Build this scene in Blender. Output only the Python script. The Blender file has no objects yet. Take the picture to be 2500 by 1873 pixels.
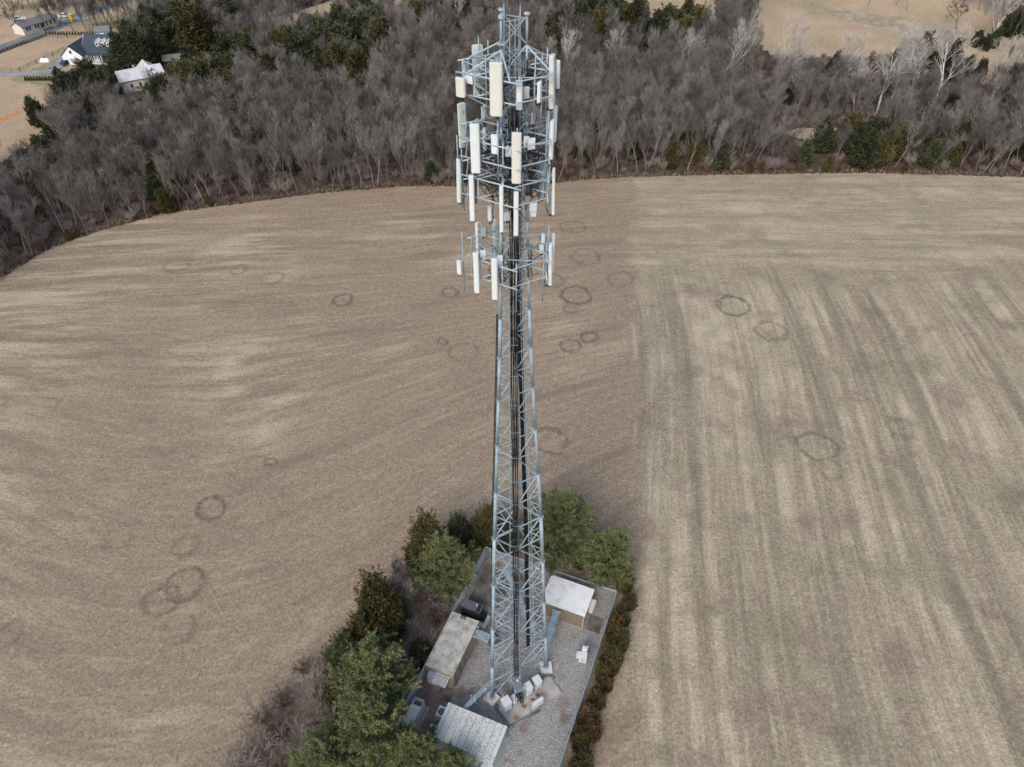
import bpy, math, random
import numpy as np
from mathutils import Vector, Matrix
from math import sin, cos, pi, radians as RAD, sqrt, atan2
random.seed(7); rng = np.random.default_rng(7)
SC = bpy.context.scene; COL = SC.collection

# ------------------------------------------------------------ camera
F_PX = 1733.0; TH = RAD(41.5); ROLL = RAD(0.08); CAM_H = 73.5
_c, _s = cos(ROLL), sin(ROLL)
_r = np.array([1, 0, 0.]); _u = np.array([0, sin(TH), cos(TH)]); FW = np.array([0, cos(TH), -sin(TH)])
RT = _r*_c + _u*_s; UP = -_r*_s + _u*_c
cam = bpy.data.cameras.new('camera'); camo = bpy.data.objects.new('camera', cam); COL.objects.link(camo)
cam.sensor_fit = 'HORIZONTAL'; cam.sensor_width = 36; cam.lens = 36*F_PX/2500
cam.clip_start = 0.5; cam.clip_end = 8000
M = Matrix(((RT[0], UP[0], -FW[0], 0), (RT[1], UP[1], -FW[1], 0), (RT[2], UP[2], -FW[2], CAM_H), (0, 0, 0, 1)))
camo.matrix_world = M
SC.camera = camo
SUN_EL, SUN_AZ = RAD(42), RAD(200)
w = bpy.data.worlds.new('World'); SC.world = w; w.use_nodes = True
nt = w.node_tree; bg = nt.nodes['Background']
sky = nt.nodes.new('ShaderNodeTexSky'); sky.sky_type = 'NISHITA'; sky.sun_disc = False
sky.sun_elevation = SUN_EL; sky.sun_rotation = SUN_AZ; sky.air_density = 1.0; sky.dust_density = 3.5; sky.ozone_density = 1.0
nt.links.new(sky.outputs[0], bg.inputs[0]); bg.inputs[1].default_value = 0.12
sl = bpy.data.lights.new('sun', 'SUN'); sl.energy = 0.9; sl.angle = RAD(20); sl.color = (1, 0.96, 0.9)
so = bpy.data.objects.new('sun', sl); COL.objects.link(so)
so.rotation_euler = (pi/2 - SUN_EL, 0, pi - SUN_AZ)
so.location = (0, -20, 120)
SC.view_settings.view_transform = 'Standard'; SC.view_settings.look = 'None'
SC.view_settings.gamma = 1; SC.view_settings.use_curve_mapping = False
SC.view_settings.exposure = 0.7

# ------------------------------------------------------------ terrain and photo geometry
def sst(a, b, x):
    t = np.clip((x-a)/(b-a), 0, 1); return t*t*(3-2*t)
def hgt(x, y):
    x = np.asarray(x, float); y = np.asarray(y, float)
    far = sst(165, 230, y)
    wav = 0.7*np.sin(x*0.031+0.4)*np.sin(y*0.027)+0.4*np.sin(x*0.07+y*0.05)
    hill = 11*sst(70, 190, x + 0.25*(y-200))*sst(205, 300, y)
    low = -2.5*np.exp(-((x+105)/60)**2-((y-205)/45)**2)*0
    return far*wav + hill + low
def ray(x, y):
    return RT*((x-1250)/F_PX) + UP*((936.5-y)/F_PX) + FW
C0 = np.array([0, 0, CAM_H])
def gp(x, y, z=0.0):
    d = ray(x, y); return C0 + d*((z-CAM_H)/d[2])
def gt(x, y, dz=0.0):
    z = 0.0
    for _ in range(12):
        p = gp(x, y, z+dz); z = float(hgt(p[0], p[1]))
    return Vector((float(p[0]), float(p[1]), z))
def proj(p):
    d = np.array(p)-C0; k = d@FW; return 1250+F_PX*(d@RT)/k, 936.5-F_PX*(d@UP)/k
def hit(x, y, n, d0):                      # ray against the vertical plane n.(p-axis)=d0
    d = ray(x, y); nn = np.array([n[0], n[1], 0.0])
    t = (d0 + nn@np.array([AX[0], AX[1], 0]) - nn@C0)/(nn@d); return C0+d*t
AX = (-0.13, 36.84)
def in1(x, y, P):
    r = False; xj, yj = P[-1]
    for xi, yi in P:
        if (yi > y) != (yj > y) and x < (xj-xi)*(y-yi)/(yj-yi)+xi: r = not r
        xj, yj = xi, yi
    return r
def in_poly(x, y, P):
    x = np.asarray(x); y = np.asarray(y); r = np.zeros(x.shape, bool); n = len(P); j = n-1
    for i in range(n):
        xi, yi = P[i]; xj, yj = P[j]
        if yi != yj:
            c = ((yi > y) != (yj > y)) & (x < (xj-xi)*(y-yi)/(yj-yi)+xi); r ^= c
        j = i
    return r
def wpoly(px): return [tuple(gt(*p)[:2]) for p in px]

# ------------------------------------------------------------ materials
MATS = {}
def nd(t, typ, **kw):
    n = t.nodes.new(typ)
    for k, v in kw.items(): setattr(n, k, v)
    return n
def mat(name, col, rough=0.7, metal=0.0, var=0.15, scale=3.0, col2=None, bump=0.0, bscale=None, isl=0.0, obj=0.0, detail=5, spec=0.3, stretch=None, contrast=(0.3, 0.7)):
    m = bpy.data.materials.new(name); m.use_nodes = True; t = m.node_tree; L = t.links.new
    b = t.nodes['Principled BSDF']; b.inputs['Roughness'].default_value = rough; b.inputs['Metallic'].default_value = metal
    b.inputs['Specular IOR Level'].default_value = spec
    tc = nd(t, 'ShaderNodeTexCoord'); vec = tc.outputs['Object']
    if stretch:
        mp = nd(t, 'ShaderNodeMapping'); mp.inputs['Scale'].default_value = stretch; L(vec, mp.inputs[0]); vec = mp.outputs[0]
    nz = nd(t, 'ShaderNodeTexNoise'); nz.inputs['Scale'].default_value = scale; nz.inputs['Detail'].default_value = detail
    L(vec, nz.inputs['Vector'])
    mr = nd(t, 'ShaderNodeMapRange'); mr.inputs[1].default_value, mr.inputs[2].default_value = contrast; L(nz.outputs[0], mr.inputs[0])
    mx = nd(t, 'ShaderNodeMix', data_type='RGBA')
    c2 = col2 or tuple(c*(1-var) for c in col); c1 = col if col2 else tuple(min(1, c*(1+var)) for c in col)
    mx.inputs[6].default_value = (*c1, 1); mx.inputs[7].default_value = (*c2, 1); L(mr.outputs[0], mx.inputs[0])
    out = mx.outputs[2]
    for amt, kind in ((isl, 'i'), (obj, 'o')):
        if amt:
            if kind == 'i': g = nd(t, 'ShaderNodeNewGeometry'); s = g.outputs['Random Per Island']
            else: g = nd(t, 'ShaderNodeObjectInfo'); s = g.outputs['Random']
            r = nd(t, 'ShaderNodeMapRange'); r.inputs[3].default_value = 1-amt; r.inputs[4].default_value = 1+amt; L(s, r.inputs[0])
            v = nd(t, 'ShaderNodeVectorMath', operation='SCALE'); L(out, v.inputs[0]); L(r.outputs[0], v.inputs['Scale']); out = v.outputs[0]
    L(out, b.inputs['Base Color'])
    if bump:
        n2 = nd(t, 'ShaderNodeTexNoise'); n2.inputs['Scale'].default_value = bscale or scale*3; n2.inputs['Detail'].default_value = 4
        L(vec, n2.inputs['Vector'])
        bp = nd(t, 'ShaderNodeBump'); bp.inputs['Strength'].default_value = bump; bp.inputs['Distance'].default_value = 0.05
        L(n2.outputs[0], bp.inputs['Height']); L(bp.outputs[0], b.inputs['Normal'])
    MATS[name] = m; return m
mat('galv', (0.265, 0.335, 0.38), 0.55, 0.15, 0.22, 1.6, bump=0.1, isl=0.12)
mat('galv_pale', (0.34, 0.425, 0.475), 0.5, 0.15, 0.15, 2.0, isl=0.1)
mat('galv_dark', (0.2, 0.24, 0.27), 0.55, 0.2, 0.2, 2.0)
mat('coax', (0.012, 0.012, 0.014), 0.5, 0, 0.3, 3)
mat('cable', (0.03, 0.03, 0.033), 0.5, 0, 0.3, 3)
mat('cream', (0.565, 0.585, 0.54), 0.45, 0, 0.05, 1.5, isl=0)
mat('white', (0.595, 0.645, 0.66), 0.4, 0, 0.05, 1.5)
mat('palegrey', (0.52, 0.585, 0.63), 0.45, 0, 0.06, 1.5)
mat('radio', (0.60, 0.66, 0.70), 0.4, 0, 0.06, 3)
mat('radio_grey', (0.30, 0.36, 0.41), 0.45, 0, 0.08, 3)
mat('whitebox', (0.56, 0.59, 0.60), 0.45, 0, 0.08, 2.0)
mat('concrete', (0.42, 0.41, 0.38), 0.9, 0, 0.2, 0.9, bump=0.2, col2=(0.25, 0.24, 0.215), contrast=(0.35, 0.75))
mat('concrete_dark', (0.19, 0.178, 0.16), 0.9, 0, 0.3, 0.8, bump=0.2, col2=(0.075, 0.07, 0.06), contrast=(0.3, 0.65))
mat('concrete_white', (0.60, 0.58, 0.53), 0.85, 0, 0.12, 2.0, bump=0.15)
mat('black', (0.02, 0.022, 0.025), 0.6, 0, 0.2, 3)
mat('gen_roof', (0.11, 0.12, 0.135), 0.45, 0, 0.25, 1.8)
mat('dkgrey', (0.045, 0.052, 0.06), 0.5, 0, 0.2, 2)
mat('tanwall', (0.20, 0.165, 0.125), 0.95, 0, 0.2, 14, bump=0.5, bscale=25, detail=8)
mat('tantrim', (0.33, 0.275, 0.21), 0.8, 0, 0.1, 3)
mat('roofwhite', (0.72, 0.73, 0.72), 0.8, 0, 0.1, 1.3, col2=(0.46, 0.45, 0.42), contrast=(0.5, 0.8), detail=9, bump=0.1)
mat('roofcream', (0.46, 0.45, 0.41), 0.85, 0, 0.1, 1.5, col2=(0.19, 0.185, 0.17), contrast=(0.38, 0.75), detail=9, bump=0.1)
mat('creamwall', (0.34, 0.31, 0.23), 0.8, 0, 0.1, 1.2, col2=(0.17, 0.15, 0.105), contrast=(0.45, 0.7), stretch=(1, 1, 0.15), detail=6)
mat('metalroof', (0.56, 0.585, 0.56), 0.6, 0, 0.08, 1.5, col2=(0.40, 0.41, 0.38), contrast=(0.5, 0.85), detail=8)
mat('seam', (0.34, 0.35, 0.33), 0.7, 0, 0.1, 2)
mat('bluewall', (0.42, 0.47, 0.49), 0.6, 0, 0.08, 1)
mat('leaflitter', (0.12, 0.055, 0.035), 0.95, 0, 0.4, 6)
mat('bark', (0.16, 0.148, 0.135), 0.95, 0, 0.25, 1.2, obj=0.4)
mat('twig', (0.165, 0.151, 0.140), 0.95, 0, 0.25, 0.6, obj=0.45)
mat('bark_white', (0.58, 0.56, 0.52), 0.9, 0, 0.1, 1.0, col2=(0.30, 0.27, 0.24), contrast=(0.48, 0.62), stretch=(1, 1, 0.6))
mat('twig_pale', (0.42, 0.395, 0.37), 0.95, 0, 0.2, 0.6)
mat('bark_dark', (0.07, 0.058, 0.048), 0.95, 0, 0.3, 2)
mat('cedar', (0.078, 0.084, 0.044), 0.9, 0, 0.3, 0.8, col2=(0.044, 0.054, 0.032), isl=0.45, obj=0.3, contrast=(0.35, 0.65), spec=0.1)
mat('cedar_brown', (0.115, 0.09, 0.038), 0.9, 0, 0.3, 0.8, col2=(0.055, 0.062, 0.028), isl=0.45, obj=0.25, contrast=(0.35, 0.65), spec=0.1)
mat('cedar_rust', (0.15, 0.09, 0.05), 0.9, 0, 0.3, 0.9, col2=(0.062, 0.056, 0.022), isl=0.45, obj=0.2, contrast=(0.42, 0.62), spec=0.1)
mat('pine', (0.245, 0.265, 0.115), 0.8, 0, 0.3, 0.7, col2=(0.105, 0.14, 0.06), isl=0.4, contrast=(0.35, 0.65), spec=0.15)
mat('spruce', (0.036, 0.048, 0.036), 0.9, 0, 0.3, 0.8, isl=0.4, obj=0.2, spec=0.1)
mat('shrub_red', (0.13, 0.085, 0.075), 0.95, 0, 0.3, 1, obj=0.2)
mat('shrub_grey', (0.25, 0.215, 0.19), 0.95, 0, 0.3, 1, obj=0.2)
mat('shingle_dark', (0.045, 0.065, 0.085), 0.85, 0, 0.15, 3)
mat('siding', (0.70, 0.76, 0.78), 0.7, 0, 0.05, 2)
mat('siding_warm', (0.60, 0.57, 0.52), 0.8, 0, 0.12, 1)
mat('oldroof', (0.62, 0.64, 0.67), 0.6, 0, 0.15, 0.6, col2=(0.42, 0.43, 0.45))
mat('shingle_grey', (0.17, 0.165, 0.17), 0.9, 0, 0.15, 3)
mat('glassdark', (0.03, 0.035, 0.045), 0.15, 0, 0.1, 3, spec=0.6)
mat('doorwhite', (0.72, 0.75, 0.76), 0.5, 0, 0.04, 2)
mat('bluesiding', (0.10, 0.15, 0.20), 0.8, 0, 0.1, 2)
mat('carblue', (0.03, 0.05, 0.09), 0.25, 0.2, 0.1, 2, spec=0.6)
mat('carwhite', (0.65, 0.68, 0.7), 0.25, 0.0, 0.05, 2, spec=0.6)
mat('tyre', (0.02, 0.02, 0.02), 0.9, 0, 0.1, 2)
mat('woodpost', (0.25, 0.20, 0.15), 0.9, 0, 0.2, 2)
mat('polewood', (0.34, 0.28, 0.22), 0.9, 0, 0.2, 2)
mat('yellow', (0.75, 0.55, 0.05), 0.6, 0, 0.05, 2)
mat('asphalt', (0.16, 0.17, 0.185), 0.95, 0, 0.2, 0.25, bump=0.1, bscale=8)
mat('drive', (0.25, 0.255, 0.265), 0.95, 0, 0.25, 0.3, bump=0.1, bscale=8)
mat('tarp', (0.55, 0.58, 0.62), 0.6, 0, 0.2, 0.8)
mat('junk', (0.16, 0.15, 0.15), 0.9, 0, 0.5, 0.8)
mat('wire', (0.46, 0.51, 0.55), 0.5, 0.3, 0.1, 2)
mat('signwhite', (0.75, 0.75, 0.72), 0.6, 0, 0.05, 2)
mat('drybrown', (0.24, 0.12, 0.06), 0.95, 0, 0.4, 0.8, isl=0.4)
mat('hayedge', (0.24, 0.17, 0.11), 0.95, 0, 0.3, 0.5, isl=0.4)

# ------------------------------------------------------------ objects
def props(o, label=None, cat=None, group=None, kind=None):
    if label: o['label'] = label
    if cat: o['category'] = cat
    if group: o['group'] = group
    if kind: o['kind'] = kind
    return o
def thing(name, label, cat, loc, group=None):
    o = bpy.data.objects.new(name, None); COL.objects.link(o); o.location = loc; o.empty_display_size = 0.3
    return props(o, label, cat, group)
class MB:
    def __init__(s): s.v = []; s.f = []
    def add(s, vs, fs):
        b = len(s.v); s.v += [tuple(map(float, p)) for p in vs]; s.f += [tuple(b+i for i in f) for f in fs]
    def box(s, c, size, rz=0.0, tilt=None):
        a, b, h = size[0]/2, size[1]/2, size[2]/2; cz, sz = cos(rz), sin(rz); vs = []
        for i, (x, y, z) in enumerate([(-a, -b, -h), (a, -b, -h), (a, b, -h), (-a, b, -h), (-a, -b, h), (a, -b, h), (a, b, h), (-a, b, h)]):
            vs.append((c[0]+x*cz-y*sz, c[1]+x*sz+y*cz, c[2]+z))
        s.add(vs, [(0, 3, 2, 1), (4, 5, 6, 7), (0, 1, 5, 4), (1, 2, 6, 5), (2, 3, 7, 6), (3, 0, 4, 7)])
    def tube(s, p, q, r, n=6, r2=None, cap=True):
        p = Vector(p); q = Vector(q); d = (q-p)
        if d.length < 1e-6: return
        d.normalize(); a = Vector((0, 0, 1)) if abs(d.z) < 0.9 else Vector((1, 0, 0))
        u = d.cross(a).normalized(); v = d.cross(u); r2 = r if r2 is None else r2
        vs = [p+(u*cos(2*pi*i/n)+v*sin(2*pi*i/n))*r for i in range(n)]+[q+(u*cos(2*pi*i/n)+v*sin(2*pi*i/n))*r2 for i in range(n)]
        fs = [(i, (i+1) % n, n+(i+1) % n, n+i) for i in range(n)]
        if cap: fs += [tuple(range(n-1, -1, -1)), tuple(range(n, 2*n))]
        s.add(vs, fs)
    def path(s, pts, r, n=5):
        for a, b in zip(pts[:-1], pts[1:]): s.tube(a, b, r, n)
    def prism(s, pts, z0, z1):                 # plan polygon extruded
        n = len(pts)
        s.add([(p[0], p[1], z0) for p in pts]+[(p[0], p[1], z1) for p in pts],
              [tuple(range(n-1, -1, -1)), tuple(range(n, 2*n))]+[(i, (i+1) % n, n+(i+1) % n, n+i) for i in range(n)])
    def mesh(s, name, org=(0, 0, 0)):
        m = bpy.data.meshes.new(name); o = org
        m.from_pydata([(a-o[0], b-o[1], c-o[2]) for a, b, c in s.v], [], s.f); m.update(); return m
    def build(s, name, material, parent=None, smooth=False):
        org = tuple(parent['_o']) if parent is not None and '_o' in parent else (wpos(parent) if parent else (0, 0, 0))
        m = s.mesh(name, org)
        if material: m.materials.append(MATS[material])
        if smooth:
            m.polygons.foreach_set('use_smooth', [True]*len(m.polygons))
        o = bpy.data.objects.new(name, m); COL.objects.link(o)
        if parent is not None: o.parent = parent
        return o
def wpos(o):
    p = Vector((0, 0, 0))
    while o is not None: p += o.location; o = o.parent
    return tuple(p)
def top(mb, name, material, label, cat, loc, group=None):   # a one-mesh thing
    m = mb.mesh(name, loc); m.materials.append(MATS[material])
    o = bpy.data.objects.new(name, m); COL.objects.link(o); o.location = loc
    return props(o, label, cat, group)
def dup(root, loc, rz=0.0, sc=None, label=None, group=None, cat=None):
    r = root.copy(); COL.objects.link(r); r.location = loc; r.rotation_euler = (0, 0, rz)
    if sc is not None: r.scale = sc if isinstance(sc, tuple) else (sc, sc, sc)
    if label: r['label'] = label
    if group: r['group'] = group
    if cat: r['category'] = cat
    for ch in list(root.children):
        c = ch.copy(); COL.objects.link(c); c.parent = r
        for g in ch.children:
            d = g.copy(); COL.objects.link(d); d.parent = c
    return r
def rot2(x, y, a): return x*cos(a)-y*sin(a), x*sin(a)+y*cos(a)
# ------------------------------------------------------------ ground
FE_PX = [(-700, 1200), (-300, 860), (0, 680), (120, 607), (250, 562), (400, 522), (600, 495), (800, 470), (1000, 454), (1130, 455), (1300, 455), (1400, 441), (1540, 432), (1800, 426), (2100, 422), (2300, 427), (2500, 433), (3300, 460)]
edge = [tuple(gp(*p)[:2]) for p in FE_PX]
FIELD = edge + [(900, 140), (900, -200), (-900, -200)]
MEADOW_L = wpoly([(-900, 500), (-200, 440), (0, 398), (75, 350), (145, 325), (118, 262), (128, 205), (185, 165), (150, 150), (275, 145), (300, 112), (345, 80), (425, 50), (520, -15), (800, -120), (400, -240), (-900, -180)])
CLEAR = [wpoly(p) for p in (
    [(385, 160), (388, 134), (450, 120), (520, 105), (575, 84), (575, 118), (545, 175), (500, 150), (455, 178)],
    [(655, 75), (668, 45), (747, 22), (880, -30), (1050, -40), (1060, 12), (985, 33), (880, 28), (800, 66), (753, 88), (690, 88)],
    [(1500, 30), (1520, -10), (1745, -60), (1745, 100), (1640, 105), (1585, 70), (1517, 62)],
    [(1900, 322), (1960, 312), (2135, 312), (2130, 362), (1990, 350)],
    [(2420, 352), (2500, 343), (2600, 343), (2600, 392), (2450, 380)])]
MEADOW_R = wpoly([(1838, 110), (1838, -150), (3400, -150), (3400, 150), (2520, 175), (2452, 160), (2440, 235), (2395, 205), (2350, 140), (2230, 135), (2100, 140), (1900, 140)])
LAWN = wpoly([(130, 215), (160, 160), (190, 138), (300, 120), (345, 90), (345, 70), (300, 55), (230, 55), (170, 130), (60, 178), (20, 195)])
LAWN2 = wpoly([(265, 88), (350, 88), (330, 120), (285, 125)])
RYEL = wpoly([(2150, 30), (2350, 60), (2420, 110), (2300, 90), (2100, 20), (1950, -40), (2150, -60)])
ORANGE = [wpoly(p) for p in ([(-30, 300), (60, 262), (100, 243), (85, 262), (-30, 315)], [(42, 365), (80, 330), (92, 335), (60, 362)], [(-30, 440), (0, 402), (28, 398), (10, 420)], [(1512, 50), (1530, 22), (1562, 25), (1548, 50)])]
ORANGE += [[(x+dx, y+dy) for dx, dy in ((-2, -.8), (2, -1), (2.4, .9), (-2, 1))] for x, y in ()]
DIRT = [wpoly(p) for p in ([(-60, 240), (60, 190), (60, 215), (-60, 285)],)]
xs = np.unique(np.concatenate([np.linspace(-4000, -300, 14), np.arange(-300, 300, 1.4), np.linspace(300, 4000, 14)]))
ys = np.unique(np.concatenate([np.linspace(-3000, -30, 8), np.arange(-30, 390, 1.4), np.linspace(390, 6000, 16)]))
GX, GY = np.meshgrid(xs, ys); gx, gy = GX.ravel(), GY.ravel(); gz = hgt(gx, gy)
nx, ny = len(xs), len(ys)
me = bpy.data.meshes.new('ground')
me.vertices.add(nx*ny); me.vertices.foreach_set('co', np.column_stack([gx, gy, gz]).ravel())
ii = (np.arange(ny-1)[:, None]*nx+np.arange(nx-1)[None, :]).ravel()
quads = np.column_stack([ii, ii+1, ii+1+nx, ii+nx]).astype(np.int32)
me.loops.add(quads.size); me.loops.foreach_set('vertex_index', quads.ravel())
me.polygons.add(len(quads)); me.polygons.foreach_set('loop_start', np.arange(len(quads), dtype=np.int32)*4)
me.polygons.foreach_set('use_smooth', np.ones(len(quads), bool)); me.update(); me.validate()
field = in_poly(gx, gy, FIELD)
meadow = in_poly(gx, gy, MEADOW_L) | in_poly(gx, gy, MEADOW_R)
for P in CLEAR: meadow |= in_poly(gx, gy, P)
meadow &= ~field
lawn = (in_poly(gx, gy, LAWN) | in_poly(gx, gy, LAWN2)) & meadow
org = np.zeros(len(gx), bool)
for P in ORANGE: org |= in_poly(gx, gy, P)
ey = np.interp(gx, [p[0] for p in edge], [p[1] for p in edge]); fsoft = np.where((gy > 70) & (np.abs(gx) < 180), np.clip((gy-ey)/2.4+0.5, 0, 1), (~field).astype(float))
forest = fsoft*(~meadow)
bx = np.interp(gy, [20, 48, 60, 69, 87, 110, 130, 156], [11.5, 14.5, 17.0, 18.2, 19.2, 22.0, 24.5, 28])
right = sst(-3.0, 3.5, gx-bx+1.1*np.sin(gy*0.21)+0.8*np.sin(gy*0.53+1))*field
def cattr(name, a, b, c):
    ca = me.color_attributes.new(name, 'FLOAT_COLOR', 'POINT')
    ca.data.foreach_set('color', np.column_stack([a, b, c, np.ones(len(a))]).astype(np.float32).ravel())
cattr('zonea', forest.astype(float), right, lawn.astype(float))
# nearness to field edge (distance) for the dry brush line
cattr('zoneb', org.astype(float), meadow.astype(float), in_poly(gx, gy, [(p[0], p[1]) for p in wpoly([(2010, 20), (2280, 55), (2400, 95), (2480, 130), (2300, 110), (2050, 45), (1900, -20)])]).astype(float))
# row coordinates: across-row, along-row for left and right parts
w2 = sst(-95, -10, gx)*(1-sst(45, 125, gy))
sL = (1-w2)*(gy-0.12*gx-0.9*np.sin(gx*0.06)-0.0012*(gx+30)**2*np.sign(-gx-30)*0) + w2*((gy-0.85*gx)*0.76+16)
tL = gx + 0.5*gy*w2
hd = sst(104, 124, gy)
sR = gx-0.09*gy+1.5*np.sin(gy*0.05)
tR = gy*1.0
hd = sst(106, 124, gy+3*np.sin(gx*0.11)+2*np.sin(gx*0.31))
cattr('rows', sL, tL, np.zeros(len(gx))); cattr('rowsr', sR, tR, hd)
g = bpy.data.objects.new('ground', me); COL.objects.link(g); props(g, kind='structure', label='brown winter hayfield, woodland floor and pale meadows')

def ground_mat():
    m = bpy.data.materials.new('ground'); m.use_nodes = True; t = m.node_tree; L = t.links.new; N = lambda typ, **k: nd(t, typ, **k)
    b = t.nodes['Principled BSDF']; b.inputs['Roughness'].default_value = 0.97; b.inputs['Specular IOR Level'].default_value = 0.08
    tc = N('ShaderNodeTexCoord'); P = tc.outputs['Object']
    def noise(scale, detail=4, vec=None, rough=0.55, sc3=None):
        n = N('ShaderNodeTexNoise'); n.inputs['Scale'].default_value = scale; n.inputs['Detail'].default_value = detail; n.inputs['Roughness'].default_value = rough
        v = vec or P
        if sc3:
            mp = N('ShaderNodeMapping'); mp.inputs['Scale'].default_value = sc3; L(v, mp.inputs[0]); v = mp.outputs[0]
        L(v, n.inputs['Vector']); return n.outputs[0]
    def rng_(s, a, b_, c=0.0, d=1.0, sm=False):
        r = N('ShaderNodeMapRange'); r.interpolation_type = 'SMOOTHSTEP' if sm else 'LINEAR'
        for i, x in enumerate((a, b_, c, d)): r.inputs[i+1].default_value = x
        L(s, r.inputs[0]); return r.outputs[0]
    def math_(op, a, b_=None):
        r = N('ShaderNodeMath', operation=op)
        for i, x in enumerate((a, b_)):
            if x is None: continue
            if isinstance(x, (int, float)): r.inputs[i].default_value = x
            else: L(x, r.inputs[i])
        return r.outputs[0]
    def mix(f, a, b_):
        r = N('ShaderNodeMix', data_type='RGBA')
        if isinstance(f, (int, float)): r.inputs[0].default_value = f
        else: L(f, r.inputs[0])
        for i, x in ((6, a), (7, b_)):
            if isinstance(x, tuple): r.inputs[i].default_value = (*x, 1)
            else: L(x, r.inputs[i])
        return r.outputs[2]
    def attr(name):
        a = N('ShaderNodeAttribute'); a.attribute_name = name; s = N('ShaderNodeSeparateColor'); L(a.outputs['Color'], s.inputs[0]); return a.outputs['Vector'], s.outputs
    _, za = attr('zonea'); _, zb = attr('zoneb'); rl, rls = attr('rows'); rr, rrs = attr('rowsr')
    nA = noise(0.35, 5); nB = noise(0.06, 4); grain = noise(3.2, 3, rough=0.75); grain2 = noise(1.1, 4, rough=0.7); speck = noise(7.0, 2, rough=0.7)
    # left brown aftermath
    band = noise(1.0, 5, rl, 0.65, (0.36, 0.040, 0)); band2 = noise(1.0, 5, rl, 0.65, (1.0, 0.11, 0)); patch = rng_(nB, 0.3, 0.7)
    left = mix(rng_(grain2, 0.3, 0.7), (0.218, 0.168, 0.121), (0.318, 0.252, 0.184))
    edgy = math_('MULTIPLY', rng_(band, 0.46, 0.62, sm=True), math_('MAXIMUM', rng_(noise(0.03, 5), 0.49, 0.63, 0.0, 1.0), rng_(rls[1], -48, -85, 0.0, 0.9, True)))
    left = mix(math_('MULTIPLY', edgy, 0.85), left, (0.46, 0.385, 0.275))
    left = mix(rng_(band2, 0.50, 0.70, 0, 0.6), left, (0.38, 0.315, 0.225))
    left = mix(rng_(band, 0.34, 0.47, 0.5, 0), left, (0.165, 0.132, 0.100))
    left = mix(rng_(nA, 0.56, 0.75, 0, 0.25), left, (0.16, 0.15, 0.085))
    # right paler rows
    cmb = N('ShaderNodeCombineXYZ'); sx_ = N('ShaderNodeSeparateXYZ'); L(P, sx_.inputs[0]); L(sx_.outputs[1], cmb.inputs[0]); L(sx_.outputs[0], cmb.inputs[1]); rh = cmb.outputs[0]
    def fmix(f, a, b_):
        r = N('ShaderNodeMix', data_type='FLOAT'); L(f, r.inputs[0]); L(a, r.inputs[2]); L(b_, r.inputs[3]); return r.outputs[0]
    rb = fmix(rrs[2], noise(1.0, 4, rr, 0.6, (0.40, 0.016, 0)), noise(1.0, 5, rh, 0.65, (0.34, 0.025, 0)))
    rb2 = fmix(rrs[2], noise(1.0, 5, rr, 0.65, (1.1, 0.07, 0)), noise(1.0, 5, rh, 0.7, (0.9, 0.14, 0)))
    rgt = mix(rng_(grain2, 0.3, 0.7), (0.215, 0.180, 0.128), (0.335, 0.285, 0.205))
    rgt = mix(math_('MULTIPLY', rng_(rb, 0.44, 0.62, 0, 0.9, True), rng_(noise(0.075, 6, rough=0.65), 0.42, 0.60, 0.15, 1)), rgt, (0.46, 0.395, 0.285))
    rgt = mix(rng_(rb2, 0.5, 0.72, 0, 0.7), rgt, (0.46, 0.405, 0.295))
    rgt = mix(rng_(rb, 0.32, 0.46, 0.5, 0), rgt, (0.155, 0.135, 0.100))
    rgt = mix(rng_(noise(0.11, 4), 0.55, 0.72, 0, 0.5), rgt, (0.150, 0.150, 0.090))
    rgt = mix(rng_(noise(0.17, 5), 0.54, 0.68, 0, 0.55), rgt, (0.185, 0.145, 0.115))
    rgt = mix(math_('MULTIPLY', rrs[2], 0.22), rgt, (0.38, 0.32, 0.22))
    fld = mix(rng_(math_('ADD', za[1], math_('MULTIPLY', math_('SUBTRACT', nA, 0.5), 1.4)), 0.25, 0.75, sm=True), left, rgt)
    # rings of darker grass
    wv = N('ShaderNodeTexNoise'); wv.inputs['Scale'].default_value = 0.38; wv.inputs['Detail'].default_value = 3; L(P, wv.inputs['Vector'])
    sb = N('ShaderNodeVectorMath', operation='SUBTRACT'); L(wv.outputs['Color'], sb.inputs[0]); sb.inputs[1].default_value = (0.5, 0.5, 0.5)
    scl = N('ShaderNodeVectorMath', operation='SCALE'); L(sb.outputs[0], scl.inputs[0]); scl.inputs['Scale'].default_value = 2.3
    wp = N('ShaderNodeVectorMath', operation='ADD'); L(P, wp.inputs[0]); L(scl.outputs[0], wp.inputs[1])
    acc = None
    R = [(1265, 555, 32, .6), (1245, 638, 33, 1), (1234, 747, 22, .9), (1271, 727, 17, .9), (1340, 603, 28, .6), (1585, 660, 35, 1), (1188, 952, 38, .8), (1768, 966, 42, .9),
         (1790, 1012, 28, .5), (740, 648, 20, 1), (972, 632, 16, .9), (954, 737, 11, .9), (1003, 760, 30, .5), (455, 1098, 30, 1), (400, 1182, 28, .6), (350, 1298, 37, .8),
         (398, 1262, 38, .9), (255, 1160, 30, .4), (590, 600, 24, .6), (382, 572, 28, .5), (517, 583, 18, .6), (582, 995, 12, .8), (1160, 487, 20, .4), (1237, 490, 26, .6),
         (1190, 607, 26, .6), (1665, 715, 34, .7), (1915, 598, 26, .35), (1935, 740, 22, .35), (385, 1360, 36, .5), (22, 1368, 30, .5), (1233, 668, 14, .7), (1945, 925, 30, .5)]
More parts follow.
